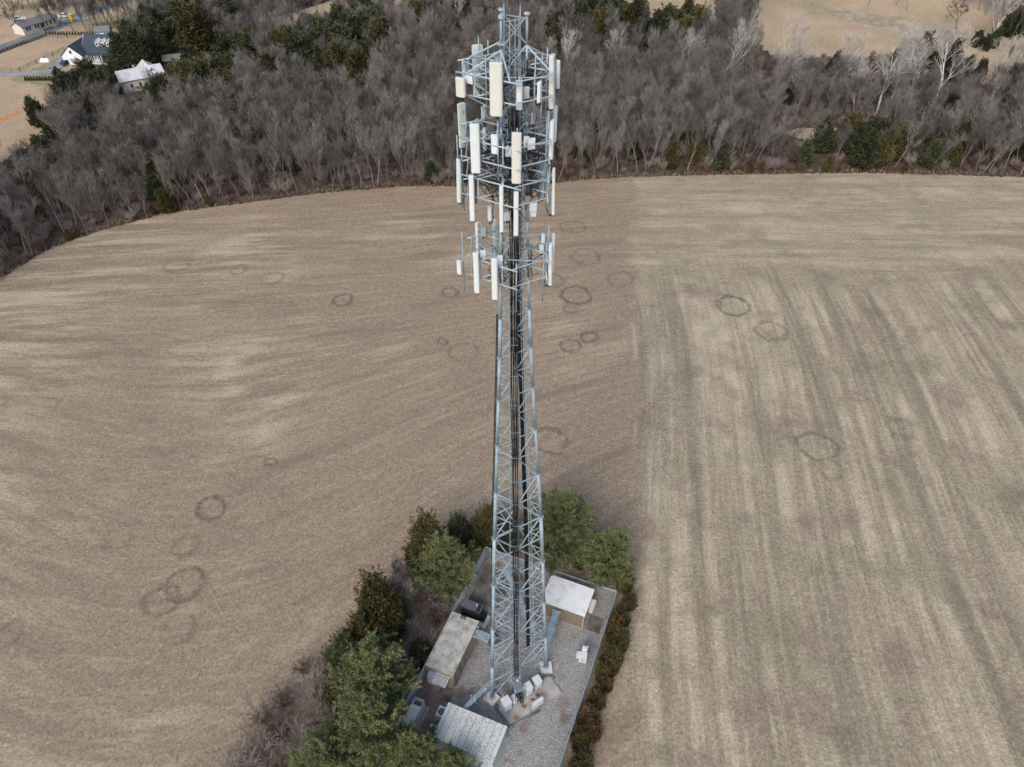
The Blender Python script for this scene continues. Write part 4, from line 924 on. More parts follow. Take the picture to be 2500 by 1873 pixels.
def bare(seed, H=14, trunkf=0.42, kids=(4, 5, 5, 5), ang=(0.45, 0.6, 0.7, 0.8), up=0.25, ratio=(0.55, 0.55, 0.5, 0.45), r0=0.16, twr=0.022, twl=0.9, ntw=4, lean=0.08, wig=0.12, split=1, clear=0.3):
    random.seed(seed); tv, tf, cv, cf = [], [], [], []
    def grow(p, d, L_, r, lev):
        V, Fc = (tv, tf) if lev <= split else (cv, cf); n = 4 if lev < 2 else 3; pts = [p]; rs = [r]; dd = d.copy()
        for i in range(n):
            dd = (dd+Vector((random.gauss(0, wig), random.gauss(0, wig), random.gauss(0, wig*.6)+up*0.22*(lev > 0)))).normalized()
            pts.append(pts[-1]+dd*L_/n); rs.append(r*(1-0.75*(i+1)/n) if lev else r*(1-0.6*(i+1)/n))
        for i in range(n): seg(V, Fc, pts[i], pts[i+1], rs[i], rs[i+1], 6 if lev == 0 else (4 if lev == 1 else 3))
        if lev < len(kids):
            k = kids[lev]+random.randint(-1, 1)
            for j in range(k):
                f = (clear if lev == 0 else 0.25)+(1-(clear if lev == 0 else 0.25))*((j+random.random())/k); x = f*n; i = min(n-1, int(x)); q = pts[i].lerp(pts[i+1], x-i)
                ax = (pts[i+1]-pts[i]).normalized(); a = Vector((random.gauss(0, 1), random.gauss(0, 1), random.gauss(0, 1))); s = ax.cross(a).normalized(); an = ang[lev]*random.uniform(.7, 1.3)
                nd_ = (ax*cos(an)+s*sin(an)+Vector((0, 0, up))).normalized()
                grow(q, nd_, L_*ratio[lev]*random.uniform(.75, 1.2)*(1.2-0.5*f), max(rs[i]*0.6, twr), lev+1)
        else:
            for j in range(ntw):
                f = random.random(); x = f*n; i = min(n-1, int(x)); q = pts[i].lerp(pts[i+1], x-i); ax = (pts[i+1]-pts[i]).normalized()
                nd_ = (ax+Vector((random.gauss(0, .45), random.gauss(0, .45), random.gauss(0, .35)+up*.6))).normalized(); spike(cv, cf, q, q+nd_*twl*random.uniform(.5, 1.2), twr)
    grow(Vector((0, 0, -0.2)), Vector((random.gauss(0, lean), random.gauss(0, lean), 1)).normalized(), H*trunkf*1.75, r0, 0)
    zmax = max(v.z for v in cv); s = H/zmax
    return [v*s for v in tv], tf, [v*s for v in cv], cf
def tree_proto(name, tm, cm, label, cat='tree', tn_='trunk', cn='crown'):
    r = bpy.data.objects.new(name, None); r.empty_display_size = 0.3
    props(r, label, cat); t = bpy.data.objects.new(tn_, tm); c = bpy.data.objects.new(cn, cm)
    return (r, t, c)
def put(P, loc, rz, s, label=None, group=None, cat=None, tilt=None):
    r, t, c = P; o = r.copy(); COL.objects.link(o); o.location = loc; o.rotation_euler = ((tilt or 0), 0, rz); o.scale = s if isinstance(s, tuple) else (s, s, s)
    if label: o['label'] = label
    if group: o['group'] = group
    if cat: o['category'] = cat
    for q in (t, c):
        if q is not None: k = q.copy(); COL.objects.link(k); k.parent = o
    return o
BARE = []
for i in range(9):
    big = i % 3 == 0
    tv, tf, cv, cf = bare(100+i, H=14, kids=(7, 5, 4, 2) if not big else (8, 5, 4, 3), ang=(0.5, 0.55, 0.6, 0.6), up=0.32, ratio=(0.46, 0.58, 0.58, 0.55), clear=0.36, ntw=2, twl=1.2, r0=0.13 if not big else 0.165, twr=0.025, lean=0.09)
    BARE.append(tree_proto('bare_tree', mk('bare_trunk', tv, tf, 'bark'), mk('bare_crown', cv, cf, 'twig'), 'bare grey tree'))
SYC = []
for i in range(4):
    tv, tf, cv, cf = bare(300+i, H=18, kids=(9, 6, 5, 3), ang=(0.55, 0.6, 0.65, 0.6), up=0.26, ratio=(0.62, 0.52, 0.5, 0.5), clear=0.28, ntw=2, twl=1.0, r0=0.27, twr=0.024, lean=0.05, wig=0.14, split=2)
    SYC.append(tree_proto('sycamore_tree', mk('sycamore_trunk', tv, tf, 'bark_white'), mk('sycamore_crown', cv, cf, 'twig_pale'), 'white sycamore'))
DARKB = []
for i in range(2):
    tv, tf, cv, cf = bare(400+i, H=12, kids=(7, 5, 4, 4), ang=(0.8, 0.7, 0.7, 0.6), up=0.1, ratio=(0.55, 0.5, 0.5, 0.5), clear=0.25, ntw=3, r0=0.22, wig=0.2)
    DARKB.append(tree_proto('bare_tree', mk('dark_bare_trunk', tv, tf, 'bark_dark'), mk('dark_bare_crown', cv, cf, 'bark_dark'), 'dark bare tree'))
def shrub(seed, H, mt, n=26, twr=0.012):
    random.seed(seed); vs, fs, cv, cf = [], [], [], []
    for i in range(n):
        a = random.uniform(0, 2*pi); s = random.uniform(.1, .75); d = Vector((cos(a)*s, sin(a)*s, 1)).normalized(); p = Vector((cos(a)*.15, sin(a)*.15, 0)); L_ = H*random.uniform(.6, 1.05); pts = [p]
        for k in range(4): d = (d+Vector((random.gauss(0, .12), random.gauss(0, .12), 0.02))).normalized(); pts.append(pts[-1]+d*L_/4)
        for k in range(4): seg(vs, fs, pts[k], pts[k+1], 0.025*(1-k*.2), 0.025*(0.8-k*.2), 3)
        for j in range(9):
            x = random.uniform(.8, 3.99); k = int(x); q = pts[k].lerp(pts[k+1], x-k); dd = (d+Vector((random.gauss(0, .6), random.gauss(0, .6), random.gauss(0.1, .4)))).normalized(); l = H*random.uniform(.15, .34); e = q+dd*l; seg(cv, cf, q, e, twr, twr*.6, 3)
            for u in range(5): dd2 = (dd+Vector((random.gauss(0, .5), random.gauss(0, .5), random.gauss(0, .4)))).normalized(); q2 = q.lerp(e, random.uniform(.2, 1)); spike(cv, cf, q2, q2+dd2*l*random.uniform(.4, .8), twr*.8)
    return tree_proto('bare_shrub', mk('shrub_stems', vs, fs, mt), mk('shrub_twigs', cv, cf, mt), 'bare shrub', 'shrub', 'stems', 'twigs')
SHG = [shrub(500+i, 2.6, 'shrub_grey', 30) for i in range(3)]; SHR = [shrub(520+i, 2.0, 'shrub_red', 28) for i in range(2)]
def conifer(seed, H, R, n, sz, mt, lo=0.04, shape=0.75, droop=0.0, lumps=9, name='cedar_tree', gap=0.0, spr=0.55, wf=0.17, spires=0, spl=1.0):
    """scale-leaved conifer: leaf sprays through the outer crown volume, grouped in lumps"""
    random.seed(seed); tv, tf, cv, cf = [], [], [], []
    tp = Vector((random.gauss(0, .1), random.gauss(0, .1), H*0.97)); m_ = tp*0.5+Vector((random.gauss(0, .1), 0, 0)); seg(tv, tf, Vector((0, 0, -.2)), m_, H*0.018, H*0.012, 6); seg(tv, tf, m_, tp, H*0.012, 0.01, 6)
    lm = [(random.uniform(0, 2*pi), random.uniform(lo, .9), random.uniform(.3, .55), random.uniform(.10, .3)) for _ in range(lumps)]
    def rad(f, a):
        base = min(1.0, (f-lo)/0.16+0.35)**.7*(1-((f-lo)/(1-lo)))**shape if f > lo else 0
        base *= 0.86
        for la, lf, wl, amp in lm: base += amp*math.exp(-((a-la+pi) % (2*pi)-pi)**2/(wl*wl)-((f-lf)/.13)**2)*(1-f)**.4
        return base*R
    for i in range(int(H*5)):
        f = random.uniform(lo, .92); a = random.uniform(0, 2*pi); r = rad(f, a)*.9; p = Vector((0, 0, f*H-.15*r)); seg(tv, tf, p, p+Vector((cos(a)*r, sin(a)*r, r*(0.35-droop))), .03, .008, 3)
    for i in range(n):
        f = lo+(1-lo)*(1-sqrt(random.random())*.999); a = random.uniform(0, 2*pi); r = rad(f, a)*(0.45+0.6*random.random()**.5)
        if gap and random.random() < gap*(0.5+0.5*sin(f*38+a)): continue
        c = Vector((cos(a)*r, sin(a)*r, f*H+random.gauss(0, .1)-droop*r)); o = Vector((cos(a), sin(a), 0.75-droop*1.6)).normalized()
        for k in range(3):
            d = (o+Vector((random.gauss(0, spr), random.gauss(0, spr), random.gauss(0, spr)))).normalized(); l = sz*random.uniform(.6, 1.3)
            s = d.cross(Vector((random.gauss(0, 1), random.gauss(0, 1), random.gauss(0, 1)))).normalized()*l*wf; b = len(cv)
            cv += [c, c+d*l*.5+s, c+d*l, c+d*l*.5-s]; cf.append((b, b+1, b+2, b+3))
    for q in range(spires):
        f = random.uniform(.05, .9); a = random.uniform(0, 2*pi); r = rad(f, a)*.85; b0 = Vector((cos(a)*r, sin(a)*r, f*H)); ax = Vector((cos(a)*.6, sin(a)*.6, 1)).normalized(); L_ = spl*random.uniform(.6, 1.3)*(1.1-.4*f)
        for k in range(34):
            u = random.random(); c = b0+ax*L_*u+Vector((random.gauss(0, 1), random.gauss(0, 1), random.gauss(0, 1)))*L_*.17*(1-u); d = (ax+Vector((random.gauss(0, .55), random.gauss(0, .55), random.gauss(0, .5)))).normalized(); l = sz*random.uniform(.6, 1.2); s = d.cross(Vector((random.gauss(0, 1), random.gauss(0, 1), random.gauss(0, 1)))).normalized()*l*wf; b = len(cv)
            cv += [c, c+d*l*.5+s, c+d*l, c+d*l*.5-s]; cf.append((b, b+1, b+2, b+3))
    for k in range(8):
        c = tp-Vector((0, 0, k*.06*H/3)); 
        for j in range(5): d = Vector((random.gauss(0, .4), random.gauss(0, .4), 1)).normalized(); spike(cv, cf, c, c+d*sz*1.2, sz*.2)
    return tree_proto(name, mk(name+'_trunk', tv, tf, 'bark_dark'), mk(name+'_crown', cv, cf, mt), 'conifer')
def pine(seed, H, R, nb=80, mt='pine', blade=0.24):
    random.seed(seed); tv, tf, cv, cf = [], [], [], []
    seg(tv, tf, Vector((0, 0, -.2)), Vector((0, 0, H*.5)), .17, .11, 7); seg(tv, tf, Vector((0, 0, H*.5)), Vector((.1, 0, H*.97)), .11, .02, 6)
    def tuft(c, d, n=11):
        for k in range(n):
            e = (d+Vector((random.gauss(0, .62), random.gauss(0, .62), random.gauss(.1, .5)))).normalized(); l = blade*random.uniform(.7, 1.25); s = e.cross(Vector((random.gauss(0, 1), random.gauss(0, 1), random.gauss(0, 1)))).normalized()*blade*0.10
            b = len(cv); cv.extend([c-s, c+s, c+e*l+s*.4, c+e*l-s*.4]); cf.append((b, b+1, b+2, b+3))
    for i in range(nb):
        f = 0.10+0.88*(i/nb)**0.9; a = i*2.4+random.gauss(0, .25)
        prof = min(1, (f+.15)/.38)**.8*(1-max(0, f-.30)/.73)**0.72; r = R*prof*random.uniform(.72, 1.15)
        p0 = Vector((0, 0, f*H*.93)); n = 5; pts = [p0]; d = Vector((cos(a), sin(a), 0.25+0.5*f))
        for k in range(n): d = (d+Vector((random.gauss(0, .1), random.gauss(0, .1), .12))).normalized(); pts.append(pts[-1]+d*r/n*1.12)
        for k in range(n): seg(tv, tf, pts[k], pts[k+1], .05*(1-k/n)+.012, .05*(1-(k+1)/n)+.012, 3)
        nsub = int(10+11*r/R)
        for j in range(nsub):
            x = n*(0.16+0.84*((j+random.random())/nsub)); k = min(n-1, int(x)); q = pts[k].lerp(pts[k+1], x-k); an = random.choice((-1, 1))*random.uniform(.4, 1.1); dx, dy = rot2(d.x, d.y, an)
            dd = Vector((dx, dy, random.uniform(-.05, .5))).normalized(); l = r*random.uniform(.18, .36)*(1.15-.5*x/n)+.15; e = q+dd*l; seg(tv, tf, q, e, .016, .008, 3)
            m = max(2, int(l/.17))
            for u in range(m): c = q.lerp(e, (u+1)/m)+Vector((random.gauss(0, .05), random.gauss(0, .05), random.gauss(.03, .05))); tuft(c, (dd+Vector((0, 0, .55))).normalized(), 10)
        tuft(pts[-1], d, 16); tuft(pts[-1]-d*.12, d, 12)
    for k in range(6): tuft(Vector((.1, 0, H*(.97-.02*k))), Vector((0, 0, 1)), 14)
    return tree_proto('pine_tree', mk('pine_trunk', tv, tf, 'bark_dark'), mk('pine_crown', cv, cf, mt), 'pine')
CED = [conifer(600+i, 9, 2.4, 2600, .58, m, lo=.03, shape=.75, lumps=16, gap=.4, spr=.8, spires=30, spl=1.8) for i, m in enumerate(('cedar', 'cedar', 'cedar', 'cedar_brown', 'cedar'))]
CEDW = [conifer(620+i, 9, 3.3, 3600, .6, m, lo=.03, shape=.55, lumps=20, gap=.4, spr=.8, spires=40, spl=2.0) for i, m in enumerate(('cedar', 'cedar_brown', 'cedar'))]
SPR = [conifer(640+i, 12, 2.6, 2000, .5, 'spruce', lo=.03, shape=.95, lumps=3, gap=.75, droop=.22, name='spruce_tree') for i in range(2)]
NCED = [conifer(660+i, 7, 2.1, 9000, .24, m, lo=.02, shape=.7, lumps=26, gap=.5, spr=.7, spires=95, spl=1.15) for i, m in enumerate(('cedar_brown', 'cedar', 'cedar_brown'))]
HED = [conifer(680+i, 2.9, 0.95, 2200, .2, m, lo=.02, shape=.8, lumps=14, gap=.5, spr=.6, spires=46, spl=.75) for i, m in enumerate(('cedar_rust', 'cedar_brown', 'cedar_rust', 'cedar_brown'))]
PIN = [pine(700+i, 10, 3.9) for i in range(3)]
random.seed(11)
# big pines and cedars round the yard
near = [
 (PIN[0], (5.5, 50.2), 1.25, 0.4, 'big green pine rising behind the yard to the right of the tower'),
 (PIN[1], (11.2, 47.6), 0.92, 1.2, 'green pine at the back right corner of the fence'),
 (PIN[2], (3.2, 51.6), 0.8, 2.2, 'lower green pine beside the big pine, seen through the tower'),
 (PIN[1], (-7.4, 46.4), 1.0, 3.0, 'light green pine behind the charcoal generator left of the tower'),
 (PIN[2], (-13.4, 32.8), 1.1, 4.1, 'bushy light green pine left of the long white generator'),
 (PIN[0], (-13.0, 27.8), 1.1, 5.0, 'large pine at the bottom left of the yard'),
 (PIN[1], (-9.0, 26.2), 0.80, 0.9, 'pine in front of the white metal shelter at the bottom edge'),
 (PIN[2], (-5.6, 25.0), 0.66, 2.9, 'short pine at the bottom edge right of the others'),
 (PIN[0], (-17.0, 25.4), 0.85, 2.3, 'leftmost pine at the bottom edge'),
 (NCED[0], (-10.0, 50.0), 1.35, 0.3, 'dark cedar at the back left behind the light green pine'),
 (NCED[1], (-6.4, 52.3), 0.95, 1.5, 'low dark cedar outside the back left fence corner'),
 (NCED[2], (-2.8, 53.0), 1.05, 2.2, 'olive cedar directly behind the tower'),
 (NCED[1], (-0.3, 52.4), 0.8, 4.2, 'small dark cedar between the tower and the big pine'),
 (NCED[0], (-14.6, 41.6), 1.45, 0.8, 'tall olive brown cedar on the left edge of the thicket'),
 (NCED[2], (-15.8, 38.6), 1.05, 2.8, 'olive cedar below the tall one on the thicket edge'),
 (NCED[1], (-17.2, 36.6), 1.05, 3.5, 'dark green cedar at the lower left of the thicket'),
 (NCED[0], (-13.4, 37.8), 0.8, 3.9, 'small olive cedar in the middle of the thicket'),
 (NCED[1], (-9.9, 37.6), 0.62, 1.0, 'dark green cedar against the long cream shelter'),
 (NCED[2], (-18.2, 33.2), 0.6, 5.0, 'small brown cedar beside the bushy light green pine'),
]
for P, (x, y), s, rz, lb in near: put(P, (x, y, 0), rz, (s*random.uniform(.95, 1.05), s*random.uniform(.95, 1.05), s), lb, 'evergreens round the yard')
random.seed(19); ords = ('first', 'second', 'third', 'fourth', 'fifth', 'sixth', 'seventh', 'eighth', 'ninth', 'tenth', 'eleventh', 'twelfth', 'thirteenth', 'fourteenth', 'fifteenth', 'sixteenth', 'seventeenth', 'eighteenth', 'nineteenth', 'twentieth', 'twenty-first', 'twenty-second', 'twenty-third', 'twenty-fourth')
for i in range(24):
    f = 0.2+i*1.02; off = random.uniform(1.0, 1.9); x, y = YP(-off, f); k_ = (random.choice((1, 1, 3, 0)) if i < 11 else random.choice((0, 2, 1, 2))); s = random.uniform(.66, 1.12); ww = random.uniform(.9, 1.3)
    put(HED[k_], (x, y, 0), random.uniform(0, 6), (s*ww, s*ww, s), 'ragged %s cedar in the hedge outside the right fence, %s from the back' % ('olive' if k_ in (1, 3) else 'russet', ords[i]), 'cedar hedge along the right fence', tilt=random.uniform(-.1, .1))
for x, y, s in ((8.4, 49.6, .9), (13.2, 46.6, 1.1), (12.9, 48.0, 0.9)): put(HED[1], (x, y, 0), x, s, 'low olive cedar tucked under the pine at the back right corner', 'low cedars at the back right corner')
# bare shrubs and saplings of the thicket
def inside_yard(x, y, m=0.6):
    dx, dy = x-YC[0], y-YC[1]; u = (cos(ANG+pi), sin(ANG+pi)); v = (cos(ANG-pi/2), sin(ANG-pi/2)); a = dx*u[0]+dy*u[1]; b = dx*v[0]+dy*v[1]; return -m < a < YW+m and -m < b < YL
k = 0
while k < 46:
    x = random.uniform(-20, -6.5); y = random.uniform(24, 50); a0 = -13.5-(42-y)*0.35 if y < 48 else -11
    if x < a0-2 or inside_yard(x, y): continue
    put(random.choice(SHG+SHR), (x, y, 0), random.uniform(0, 6), random.uniform(.8, 1.35), 'bare twiggy shrub in the thicket %s' % ('beside the cream shelter and cedars' if y < 43 else 'behind the charcoal generator') if y > 34 else 'bare twiggy shrub low in the thicket beside the lower pines', 'bare shrubs in the left thicket'); k += 1
for i, (px, py, s) in enumerate([(690, 1800, 1.5), (640, 1850, 1.6), (740, 1840, 1.4), (700, 1720, 1.3), (650, 1760, 1.4), (770, 1700, 1.3), (750, 1640, 1.2), (800, 1650, 1.3), (610, 1900, 1.5), (690, 1900, 1.6), (780, 1760, 1.4), (560, 1930, 1.4)]):
    p = gp(px, py); put(SHG[i % 3] if i % 3 else SHR[0], (p[0], p[1], 0), i*1.3, s, 'pale bare bush on the left edge of the lower pines', 'bare bushes at the bottom left')
for i, (x, y, s, lb) in enumerate([(-13.2, 46.8, .42, 'thin bare sapling standing at the field edge left of the light green pine'), (-11.2, 42.5, .5, 'bare grey young tree in the middle of the thicket'), (-10.4, 40.4, .42, 'bare spreading young tree beside the long cream shelter'), (-12.2, 44.2, .45, 'bare grey sapling behind the tall olive cedar'), (-16.2, 31.0, .4, 'bare young tree left of the bushy pine'), (8.7, 50.8, .35, 'thin bare sapling between the two pines at the back right')]):
    put(BARE[i], (x, y, 0), i*2, s, lb)

# ------------------------------------------------------------ woodland
FOREST_NO = [MEADOW_L, MEADOW_R]+CLEAR
houses = [(gt(215, 120), 17), (gt(325, 185), 13), (gt(460, 155), 6), (gt(295, 165), 6), (gt(420, 150), 6)]
def in_field(x, y): return in1(x, y, FIELD)
def open_(x, y): return any(in1(x, y, P) for P in FOREST_NO)
pos = []; cell = {}
def try_add(x, y, md):
    kx, ky = int(x//md), int(y//md)
    for a in (-1, 0, 1):
        for b in (-1, 0, 1):
            for q in cell.get((kx+a, ky+b), ()):
                if (q[0]-x)**2+(q[1]-y)**2 < md*md: return False
    cell.setdefault((kx, ky), []).append((x, y)); pos.append((x, y)); return True
ev = {}
# evergreens placed from the photograph: crown middle (px), height m, kind
EVP = [(105, 285, 7, 0), (125, 300, 5, 0), (88, 270, 6, 0), (112, 372, 7, 1), (130, 395, 5, 1), (165, 215, 9, 0), (185, 235, 10, 0), (205, 225, 9, 0), (215, 250, 8, 0), (232, 195, 9, 0), (252, 232, 10, 0), (272, 215, 9, 0), (292, 190, 8, 0),
 (310, 150, 11, 0), (335, 125, 12, 0), (355, 145, 12, 0), (375, 110, 12, 0), (370, 75, 11, 0), (345, 105, 10, 0), (405, 95, 12, 0), (430, 110, 10, 0), (395, 60, 11, 0), (440, 75, 10, 0), (460, 100, 9, 3), (480, 60, 10, 0), (500, 85, 9, 3), (420, 45, 10, 0), (520, 40, 9, 0), (555, 55, 8, 0),
 (210, 290, 9, 0), (240, 270, 8, 3), (150, 320, 9, 0), (270, 245, 7, 3), (405, 238, 8, 0), (425, 232, 8, 3), (380, 250, 7, 0), (440, 210, 8, 0), (480, 185, 9, 0), (495, 215, 10, 0), (520, 230, 10, 3), (545, 215, 9, 0), (470, 230, 8, 3), (550, 245, 8, 3), (580, 70, 10, 0), (600, 150, 9, 0),
 (570, 165, 9, 3), (625, 165, 10, 0), (650, 150, 8, 0), (690, 150, 9, 3), (720, 165, 9, 0), (750, 90, 8, 0), (775, 95, 8, 0), (800, 130, 11, 0), (815, 110, 10, 0), (840, 140, 11, 0), (870, 125, 11, 0), (900, 60, 11, 0), (890, 100, 9, 3), (790, 175, 9, 0), (830, 180, 9, 0), (860, 195, 8, 3), (740, 200, 8, 0), (700, 185, 8, 3), (660, 190, 8, 3), (595, 195, 8, 0), (930, 90, 8, 0), (910, 240, 6, 3), (975, 230, 5, 3), (1000, 200, 5, 0), (960, 130, 7, 3), (1010, 60, 8, 0), (1040, 40, 8, 0), (1080, 30, 9, 0), (1110, 50, 8, 3), (1150, 75, 8, 0), (1180, 60, 8, 0), (1110, 130, 7, 3), (1030, 170, 5, 3), (1180, 20, 9, 0),
 (1335, 95, 8, 0), (1350, 110, 8, 0), (1395, 60, 11, 0), (1420, 80, 10, 0), (1440, 55, 11, 0), (1460, 90, 9, 3), (1480, 60, 13, 0), (1495, 35, 13, 0), (1530, 75, 9, 3), (1550, 60, 10, 0), (1600, 80, 8, 0), (1625, 75, 9, 0), (1670, 65, 10, 0), (1700, 80, 9, 3), (1650, 110, 8, 0), (1330, 120, 7, 3),
 (1550, 125, 9, 0), (590, 340, 4, 3), (630, 330, 5, 3), (700, 350, 5, 3), (640, 395, 4, 3), (720, 300, 5, 3), (860, 300, 6, 3), (780, 270, 6, 3), (930, 350, 7, 3), (1055, 440, 4, 0), (1130, 425, 3.5, 0), (410, 510, 5, 3), (380, 415, 6, 3), (430, 425, 6, 3), (290, 430, 6, 3), (200, 420, 6, 3), (120, 480, 6, 3), (490, 370, 5, 3), (100, 520, 5, 3),
 (1700, 350, 5, 3), (1850, 300, 6, 3), (1695, 385, 5, 3), (2110, 360, 8, 0), (2060, 340, 7, 3), (2000, 345, 7, 0), (2190, 355, 6, 0), (2270, 340, 7, 3), (2350, 350, 7, 3), (2200, 150, 7, 0), (2240, 140, 8, 0), (2260, 160, 7, 0), (2310, 150, 7, 0), (2330, 190, 6, 0), (2360, 165, 4, 0), (2390, 175, 4, 0), (2400, 115, 4, 0), (2420, 105, 5, 0), (2380, 105, 4, 0), (2460, 70, 7, 0), (2485, 60, 8, 0), (2470, 330, 6, 0), (2490, 370, 6, 0), (2450, 240, 6, 3), (2490, 300, 8, 0), (2030, 170, 6, 0), (1920, 240, 5, 0), (2290, 280, 6, 0), (2020, 405, 3, 3), (1830, 425, 2.6, 3), (2320, 385, 4, 3), (1960, 385, 5, 0), (1340, 440, 2.5, 3)]
EV_GROUPS = lambda px, py: ('left' if px < 560 else 'middle' if px < 1240 else 'right')
random.seed(77)
for (x0, y0, x1, y1, n, hh) in ((470, 170, 600, 250, 9, 9), (560, 130, 700, 205, 10, 9), (690, 150, 900, 205, 15, 9.5), (780, 80, 940, 150, 10, 10), (1020, 20, 1200, 80, 9, 8.5), (1330, 60, 1480, 130, 9, 9), (1560, 70, 1720, 120, 7, 9), (150, 200, 290, 290, 9, 8), (380, 60, 540, 120, 8, 11), (2050, 345, 2380, 390, 7, 6.5), (620, 320, 960, 400, 7, 5), (60, 430, 420, 500, 6, 5), (1300, 300, 1900, 400, 6, 5)):
    for _ in range(n): EVP.append((random.uniform(x0, x1), random.uniform(y0, y1), hh*random.uniform(.75, 1.15), random.choice((0, 0, 3))))
def ZE(px, py):
    v = 'near the top edge' if py < 70 else ('in the upper belt of wood' if py < 135 else ('in the middle belt of wood' if py < 230 else ('in the lower belt of wood' if py < 360 else 'close to the field')))
    for m_, q in ((170, 'at the far left'), (260, 'before the farmhouse'), (330, 'between the two old lots'), (420, 'behind the old house'), (500, 'beside the lean-to'), (600, 'right of the lean-to'), (700, 'left of the pale clearing'), (800, 'under the pale clearing'), (900, 'in the dense cedar clump'), (1050, 'left of the tower'), (1240, 'behind the tower head'), (1420, 'right of the tower head'), (1560, 'near the pointed spruce'), (1760, 'left of the round grey tree'), (1980, 'under the first sycamores'), (2150, 'before the white sycamores'), (2320, 'by the leaning sycamore'), (9999, 'at the far right')):
        if px < m_: return v+' '+q
for i, (px, py, h_, kd) in enumerate(EVP):
    b = gt(px, py+0)
    dist = sqrt(b.x**2+b.y**2+CAM_H**2); dpx = h_*0.45*F_PX/dist*0.9; b = gt(px, py+dpx)
    if in_field(b.x, b.y-1.5): b = gt(px, py+dpx-14)
    try_add(b.x, b.y, 1.5)
    if kd == 1 or (kd == 0 and i % 3): P = CED[i % 3]; w_ = random.uniform(1.05, 1.45)
    elif kd == 0: P = CEDW[(i//3) % 2*2]; w_ = random.uniform(1.0, 1.2)
    else: P = CED[3] if i % 2 else CEDW[1]; w_ = random.uniform(.95, 1.2)
    s = h_*(1.25 if px > 460 else (1.05 if px > 300 else .95))/9; gname = EV_GROUPS(px, py); lb = '%s %s %s' % ('tall' if h_ >= 10 else ('low' if h_ <= 6 else 'middling'), 'dark green cedar' if kd != 3 else 'olive brown cedar', ZE(px, py))
    if px > 2190 and py < 200: lb = '%s dark cedar on the pale hillside, %s' % ('large' if h_ > 6 else 'small', 'behind the leaning sycamore' if px < 2280 else ('right of the leaning sycamore' if px < 2350 else ('in the dark clump line on the hill' if py < 130 else 'at the hill foot')))
    if px < 150 and 260 < py < 310: lb = 'dark conical cedar at the edge of the pale left meadow'
    put(P, b, random.uniform(0, 6), (s*w_, s*w_, s), lb, 'cedars in the wood')
for px, py, h_, lb in ((1565, 75, 16, 'tall dark spruce with a pointed top above the right wood'), (1490, 30, 15, 'dark spruce at the top edge left of the tall pointed one'), (1815, 35, 14, 'dark spruce inside the round grey tree at the top edge')):
    b = gt(px, py); dist = sqrt(b.x**2+b.y**2+CAM_H**2); b = gt(px, py+h_*.45*F_PX/dist*.9); try_add(b.x, b.y, 2); put(SPR[0 if px != 1490 else 1], b, px, h_/12, lb, 'tall spruces'); 
# sycamores with white limbs
for i, (px, py, s, rz, tl) in enumerate([(1385, 165, .82, 0, 0), (1345, 150, .6, 1, 0), (1765, 155, 1.15, 2, 0), (1680, 150, .75, 3, 0), (1895, 180, 1.15, 4, 0), (1930, 195, .8, .5, 0), (2010, 190, 1.15, 1.4, 0), (2085, 230, .8, 2.7, 0), (2140, 215, 1.2, 3.6, 0), (2175, 190, 1.1, 4.4, 0), (2215, 215, 1.1, 5.2, 0), (2280, 205, 1.15, .3, 0), (2415, 210, .95, 1.9, 0), (2410, 60, 1.2, 2.9, 0), (2490, 160, 1.1, 3.3, 0), (1100, 60, .75, 5, 0), (1500, 150, .7, 1.1, 0)]):
    lb = ['pale sycamore just right of the tower top', 'smaller pale tree beside the sycamore right of the tower top', 'widest white limbed sycamore at the centre of the right wood', 'small crooked white tree left of the widest sycamore',
          'many stemmed white sycamore against the pale hillside', 'slender white tree beside the many stemmed sycamore', 'white sycamore with a long low right limb', 'thin white forked tree below the hillside', 'tall white sycamore with its whole trunk showing',
          'pale sycamore right behind the tall white one', 'leaning white sycamore before the dark cedars', 'white sycamore with long limbs reaching right', 'small bright white sycamore near the right picture edge', 'large pale tree at the far upper right beside a hedge line',
          'pale tree at the right picture edge', 'thin pale tree left of the tower top', 'small pale tree in the wood below the pointed spruce'][i]
    s *= 1.12; h_ = 18*s; b = gt(px, py); dist = sqrt(b.x**2+b.y**2+CAM_H**2); b = gt(px, py+h_*.42*F_PX/dist*.9); try_add(b.x, b.y, 2.5); put(SYC[i % 4], b, rz, s, lb, 'white limbed sycamores')
for px, py, s, lb in ((2335, 50, .9, 'dark bare tree standing alone on the hillside at the upper right'), (2265, 370, .8, 'dark bare tree at the right wood edge'), (2360, 350, .9, 'dark crooked bare tree near the right field corner'), (45, 55, 1.0, 'dark spreading bare tree beside the far road'), (470, 385, .9, 'dark stemmed bare tree at the left wood edge')):
    b = gt(px, py); dist = sqrt(b.x**2+b.y**2+CAM_H**2); b = gt(px, py+12*s*.4*F_PX/dist*.9); try_add(b.x, b.y, 2); put(DARKB[int(px) % 2], b, px, s, lb)
nspec = len(pos); evpos = list(pos)
KEEP = [([(128, 75), (300, 60), (300, 150), (255, 172), (150, 172)], 1), ([(268, 128), (300, 120), (420, 150), (420, 215), (330, 235), (268, 205)], .96), ([(395, 130), (500, 120), (500, 185), (395, 190)], .9), ([(-50, -50), (330, -50), (120, 215), (140, 330), (-50, 410)], .97),
        ([(1850, 0), (2600, 0), (2600, 120), (2440, 215), (2360, 190), (2250, 165), (1850, 165)], .985), ([(1505, -40), (1745, -40), (1745, 60), (1510, 60)], .85), ([(655, 20), (1060, -30), (1050, 15), (800, 80), (660, 85)], .6), ([(385, 90), (580, 80), (575, 120), (480, 170), (390, 165)], .6), ([(1920, 300), (2140, 300), (2130, 362), (1920, 350)], .75)]
